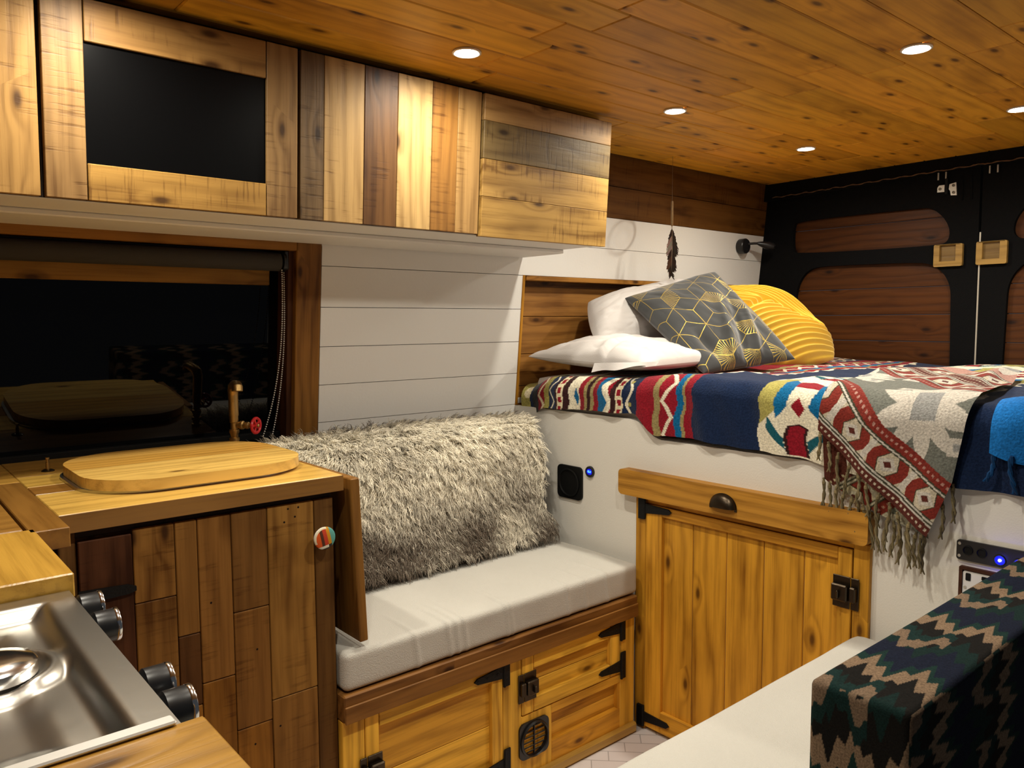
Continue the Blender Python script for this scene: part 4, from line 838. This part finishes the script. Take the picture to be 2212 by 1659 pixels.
def hexgold(U, V):
    s = .225; x = U*s+.01; y = V*s+.02; a = .074; c = np.zeros(U.shape+(4,)); c[:] = (.046, .048, .049, 0); best = None
    h = a*math.sqrt(3)
    for oy, ox in ((0, 0), (1.5*a, h/2)):
        cx = np.round((x-ox)/h)*h+ox; cy = np.round((y-oy)/(3*a))*3*a+oy; d = np.hypot(x-cx, y-cy)
        if best is None: best = [d, cx, cy]
        else:
            m = d < best[0]; best = [np.where(m, d, best[0]), np.where(m, cx, best[1]), np.where(m, cy, best[2])]
    lx, ly = x-best[1], y-best[2]; d = np.zeros_like(x)+9; ang = np.arctan2(ly, lx); rr = np.hypot(lx, ly)
    hd = np.max([np.abs(lx*math.cos(t)+ly*math.sin(t)) for t in (0, math.pi/3, 2*math.pi/3)], axis=0); line = np.abs(hd-h/2) < .0011
    for t in (90, 210, 330):
        line |= (np.abs(-lx*math.sin(R(t))+ly*math.cos(R(t))) < .0009) & (lx*math.cos(R(t))+ly*math.sin(R(t)) > 0)
    hsh = np.mod(np.sin(np.round(best[1]*1000)*12.9898+np.round(best[2]*1000)*78.233)*43758.5, 1)
    sec = np.floor(np.mod(np.degrees(ang)-90, 360)/120).astype(int); pick = (np.floor(hsh*3).astype(int) == sec) & (hsh > .25)
    sa_ = R(90)+sec*R(120)+R(60); vx, vy = a*np.cos(sa_), a*np.sin(sa_); fa = np.arctan2(ly-vy, lx-vx)-sa_; fan = pick & ((np.mod(fa*57.3, 9.0) < 2.6)); line |= fan
    wear = fbm(np.stack([U, V], -1), 5, 77, 3) > -1.1; line &= wear
    c[line] = (.50, .36, .07, .6); return c
def folds(U, V): return .018*np.exp(-((U-.05-.55*(V+.3))/.10)**2)*np.clip(.5-V, 0, 1)-.016*np.exp(-((U-.30-.55*(V+.3))/.08)**2)*np.clip(.6-V, 0, 1)+.014*np.exp(-((U-.55-.5*(V+.3))/.08)**2)*np.clip(.6-V, 0, 1)-.02*np.exp(-(((U+.55)/.12)**2+((V+.55)/.25)**2))
p = empty('cushion', (2.3, 1.6, 1.08), 'grey velvet cushion printed with gold hexagon lines', 'cushion')
pillow('cover', [(2.085, 1.50, 1.083), (2.42, 1.375, 1.122), (2.47, 1.735, 1.432), (2.17, 1.91, 1.335)], .062, 'velvet', p, hexgold, 460, .006, 5, 0, .03, .40, folds, .05)
def pleat(U, V):
    # velvet gathered into three fans of fine pleats that meet along curved seams
    c1 = V-.75*U-.15; c2 = V+.9*U-.55
    w1 = np.sin((V*1.0-.55*U+.35*U*U)*58+2*np.sin(U*3)); w2 = np.sin((U*.9+.35*V+.3*V*V)*60); w3 = np.sin((V*1.05+.25*U)*54+1.5*np.sin(U*4+1))
    a = sm(c1/.16+.5); b_ = sm(c2/.16+.5)
    w = w1*(1-a)*(1-b_)+w2*b_+w3*a*(1-b_)
    return .0058*w-.022*np.exp(-(c1/.05)**2)*(1-b_)-.022*np.exp(-(c2/.05)**2)+.026*fbm(np.stack([U, V], -1), 3.5, 8, 2)
p = empty('cushion', (2.7, 1.6, 1.08), 'mustard yellow pleated velvet cushion beside the grey one', 'cushion')
pillow('cover', [(2.34, 1.70, 1.085), (2.80, 1.385, 1.09), (2.85, 1.66, 1.355), (2.42, 1.92, 1.37)], .105, 'vmust', p, lambda U, V: np.broadcast_to(np.array([.72, .46, .055]), U.shape+(3,)).copy(), 420, .003, 15, .62, .0, .45, pleat, .05)

# ------------------------------------------------ feathers and reading lamp
dc = empty('feather_hanging', (2.425, 1.90, 1.70), 'dream catcher hoop with dark feathers hanging above the pillows', 'wall hanging')
b = MB(); HX, HY, HZ = 2.425, 1.90, 1.66; hv = Vector((.785, .62, 0)); b.tube([Vector((HX, HY, HZ))+hv*(.044*math.cos(t))+Vector((0, 0, .044*math.sin(t))) for t in np.linspace(0, 6.2832, 40)], .0042, 8, (.30, .20, .10), False); b.build('hoop', 'thread', dc)
b = MB(); b.tube([(HX, HY, HZ+.044), (HX, HY, ZC)], .0007, 5, (.2, .15, .1))
for k_ in range(7):
    a0, a1 = k_*.9, k_*.9+2.2; b.tube([Vector((HX, HY, HZ))+hv*(.044*math.cos(a0))+Vector((0, 0, .044*math.sin(a0))), Vector((HX, HY, HZ))+hv*(.044*math.cos(a1))+Vector((0, 0, .044*math.sin(a1)))], .0005, 4, (.3, .22, .15))
b.build('cord', 'thread', dc)
def feather(px, py, z0, L_, wmax, c0, c1, tilt, yaw_, parent):
    n = 40; d1_ = Vector((math.cos(yaw_), math.sin(yaw_), 0)); V = []; F = []; Cq = []; rngf = random.Random(int(z0*1000+px*77))
    ax_ = Vector((tilt[0], tilt[1], -1)).normalized(); th_ = ax_.cross(d1_).normalized()
    for s in (-1, 1):
        for i in range(n):
            t = i/n; w = wmax*(math.sin(min(1, t*1.15+.06)*math.pi)**.7 if t < .82 else .55)*rngf.uniform(.75, 1.1); p0 = Vector((px, py, z0))+ax_*(L_*t); p1 = Vector((px, py, z0))+ax_*(L_*(t+1.25/n)); e0 = p0+d1_*(s*w)+ax_*(w*1.6); e1 = p1+d1_*(s*w)+ax_*(w*1.6); o_ = th_*.0006
            k0 = len(V); V += [p0+o_, e0, e1, p1+o_, p0-o_, p1-o_]; F += [(k0, k0+1, k0+2, k0+3), (k0+4, k0+5, k0+2, k0+1)]; cq = c1 if t < .2 or t > .55 or s > 0 else c0; Cq += [tuple(v*rngf.uniform(.7, 1.2) for v in cq)]*6
    b = MB(); b.v = V; b.f = F; b.g = V; b.c = Cq; o = b.build('feather', 'feather', parent, False, fix=False)
    b = MB(); b.tube([(px, py, z0+.012), Vector((px, py, z0))+ax_*L_*.95], [.0013, .0005], 6, (.25, .18, .12)); b.build('quill', 'thread', o)
DKF = (.03, .018, .012); LTF = (.22, .16, .13)
feather(HX, HY, HZ-.056, .125, .023, LTF, DKF, (.02, -.02), R(-40), dc); feather(HX+.012, HY+.012, HZ-.10, .13, .017, DKF, (.05, .025, .014), (.03, .02), R(-20), dc); feather(HX-.008, HY-.008, HZ-.135, .10, .019, (.09, .045, .025), DKF, (-.03, -.01), R(-60), dc)
b = MB(); b.tube([(HX, HY, HZ-.044), (HX, HY, HZ-.06)], .0009, 5, (.1, .03, .03)); b.tube([(HX, HY, HZ-.05), (HX+.012, HY+.012, HZ-.09)], .0007, 5, (.1, .06, .04)); b.tube([(HX, HY, HZ-.05), (HX-.008, HY-.008, HZ-.125)], .0007, 5, (.1, .06, .04)); b.build('feather_cord', 'thread', dc)
rl = empty('reading_light', (3.11, 2.05, 1.59), 'small black reading light on the white wall by the rear doors', 'light')
b = MB(); b.lathe([(.033, 0), (.034, .006), (.034, .030), (.031, .034), (.002, .036)], (3.115, Yw(1.588)-.001, 1.588), (0, -1, 0), 32); b.build('wall_base', 'plastic', rl)
b = MB(); b.tube([(3.13, 2.025, 1.598), (3.15, 2.005, 1.600), (3.165, 1.995, 1.600)], .0055, 10); b.build('swivel_arm', 'plastic', rl)
b = MB(); b.lathe([(.006, 0), (.010, .012), (.016, .035), (.019, .055), (.016, .075), (.006, .085)], (3.163, 1.996, 1.601), (.80, -.55, -.18), 20); b.build('lamp_head', 'plastic', rl)

# ------------------------------------------------ right-hand bench with aztec back cushion
rb_ = empty('bench', (.9, .6, 0), 'low bench on the right, hidden below its white seat cushion', 'bench')
b = MB(); b.box((.3, .2, 0), (1.79, .83, .40), .003, 0, PINE); b.build('base', 'pine', rb_)
rc = empty('seat_cushion', (.9, .6, .4), 'white calico seat cushion across the bottom right', 'cushion')
soft_box('cover', (.3, .22, .402), (1.798, .852, .510), .028, 'canvas', rc, (90, 40, 10), .002, 14, dome=.004)
def aztec(P, U):
    s = P[:, 0]; t = np.where(U[:, 2] > .99, P[:, 1], .50+(.78-P[:, 2]))*1.0; t = np.where(np.abs(U[:, 1]) > .99, np.where(U[:, 1] > 0, .50+.78-P[:, 2], .37-(.78-P[:, 2])), t); s = np.where(U[:, 0] < -.99, .94+(.78-P[:, 2]), s); t = np.where(np.abs(U[:, 0]) > .99, P[:, 1], t)
    c = np.zeros((len(P), 3)); c[:] = (.008, .011, .024); tri = lambda v, p: np.abs(np.mod(v/p, 1)-.5)*2; st = lambda v, p, q: np.round(tri(v, p)*q)/q
    k_ = np.mod(s+.050*tri(t+.02, .066)+.026*tri(t, .022), .235)
    c[(k_ > .0) & (k_ < .05)] = (.007, .020, .018); c[(k_ >= .05) & (k_ < .105)] = (.009, .008, .007); c[(k_ >= .105) & (k_ < .145)] = (.20, .135, .085); c[(k_ >= .145) & (k_ < .168)] = (.009, .028, .024)
    k2 = np.mod(s-.055*tri(t+.03, .066)-.022*tri(t, .022)+.08, .235); c[(k2 > .02) & (k2 < .055) & (np.mod(t, .125) > .05)] = (.17, .115, .075); c[(k2 > .055) & (k2 < .08) & (np.mod(t, .125) > .05)] = (.008, .024, .022)
    return c
ac = empty('back_cushion', (1.4, .44, .51), 'dark navy aztec patterned back cushion standing on the right bench', 'cushion')
soft_box('cover', (.938, .372, .516), (1.798, .502, .782), .010, 'awool', ac, (300, 90, 110), .0008, 24, col=aztec)
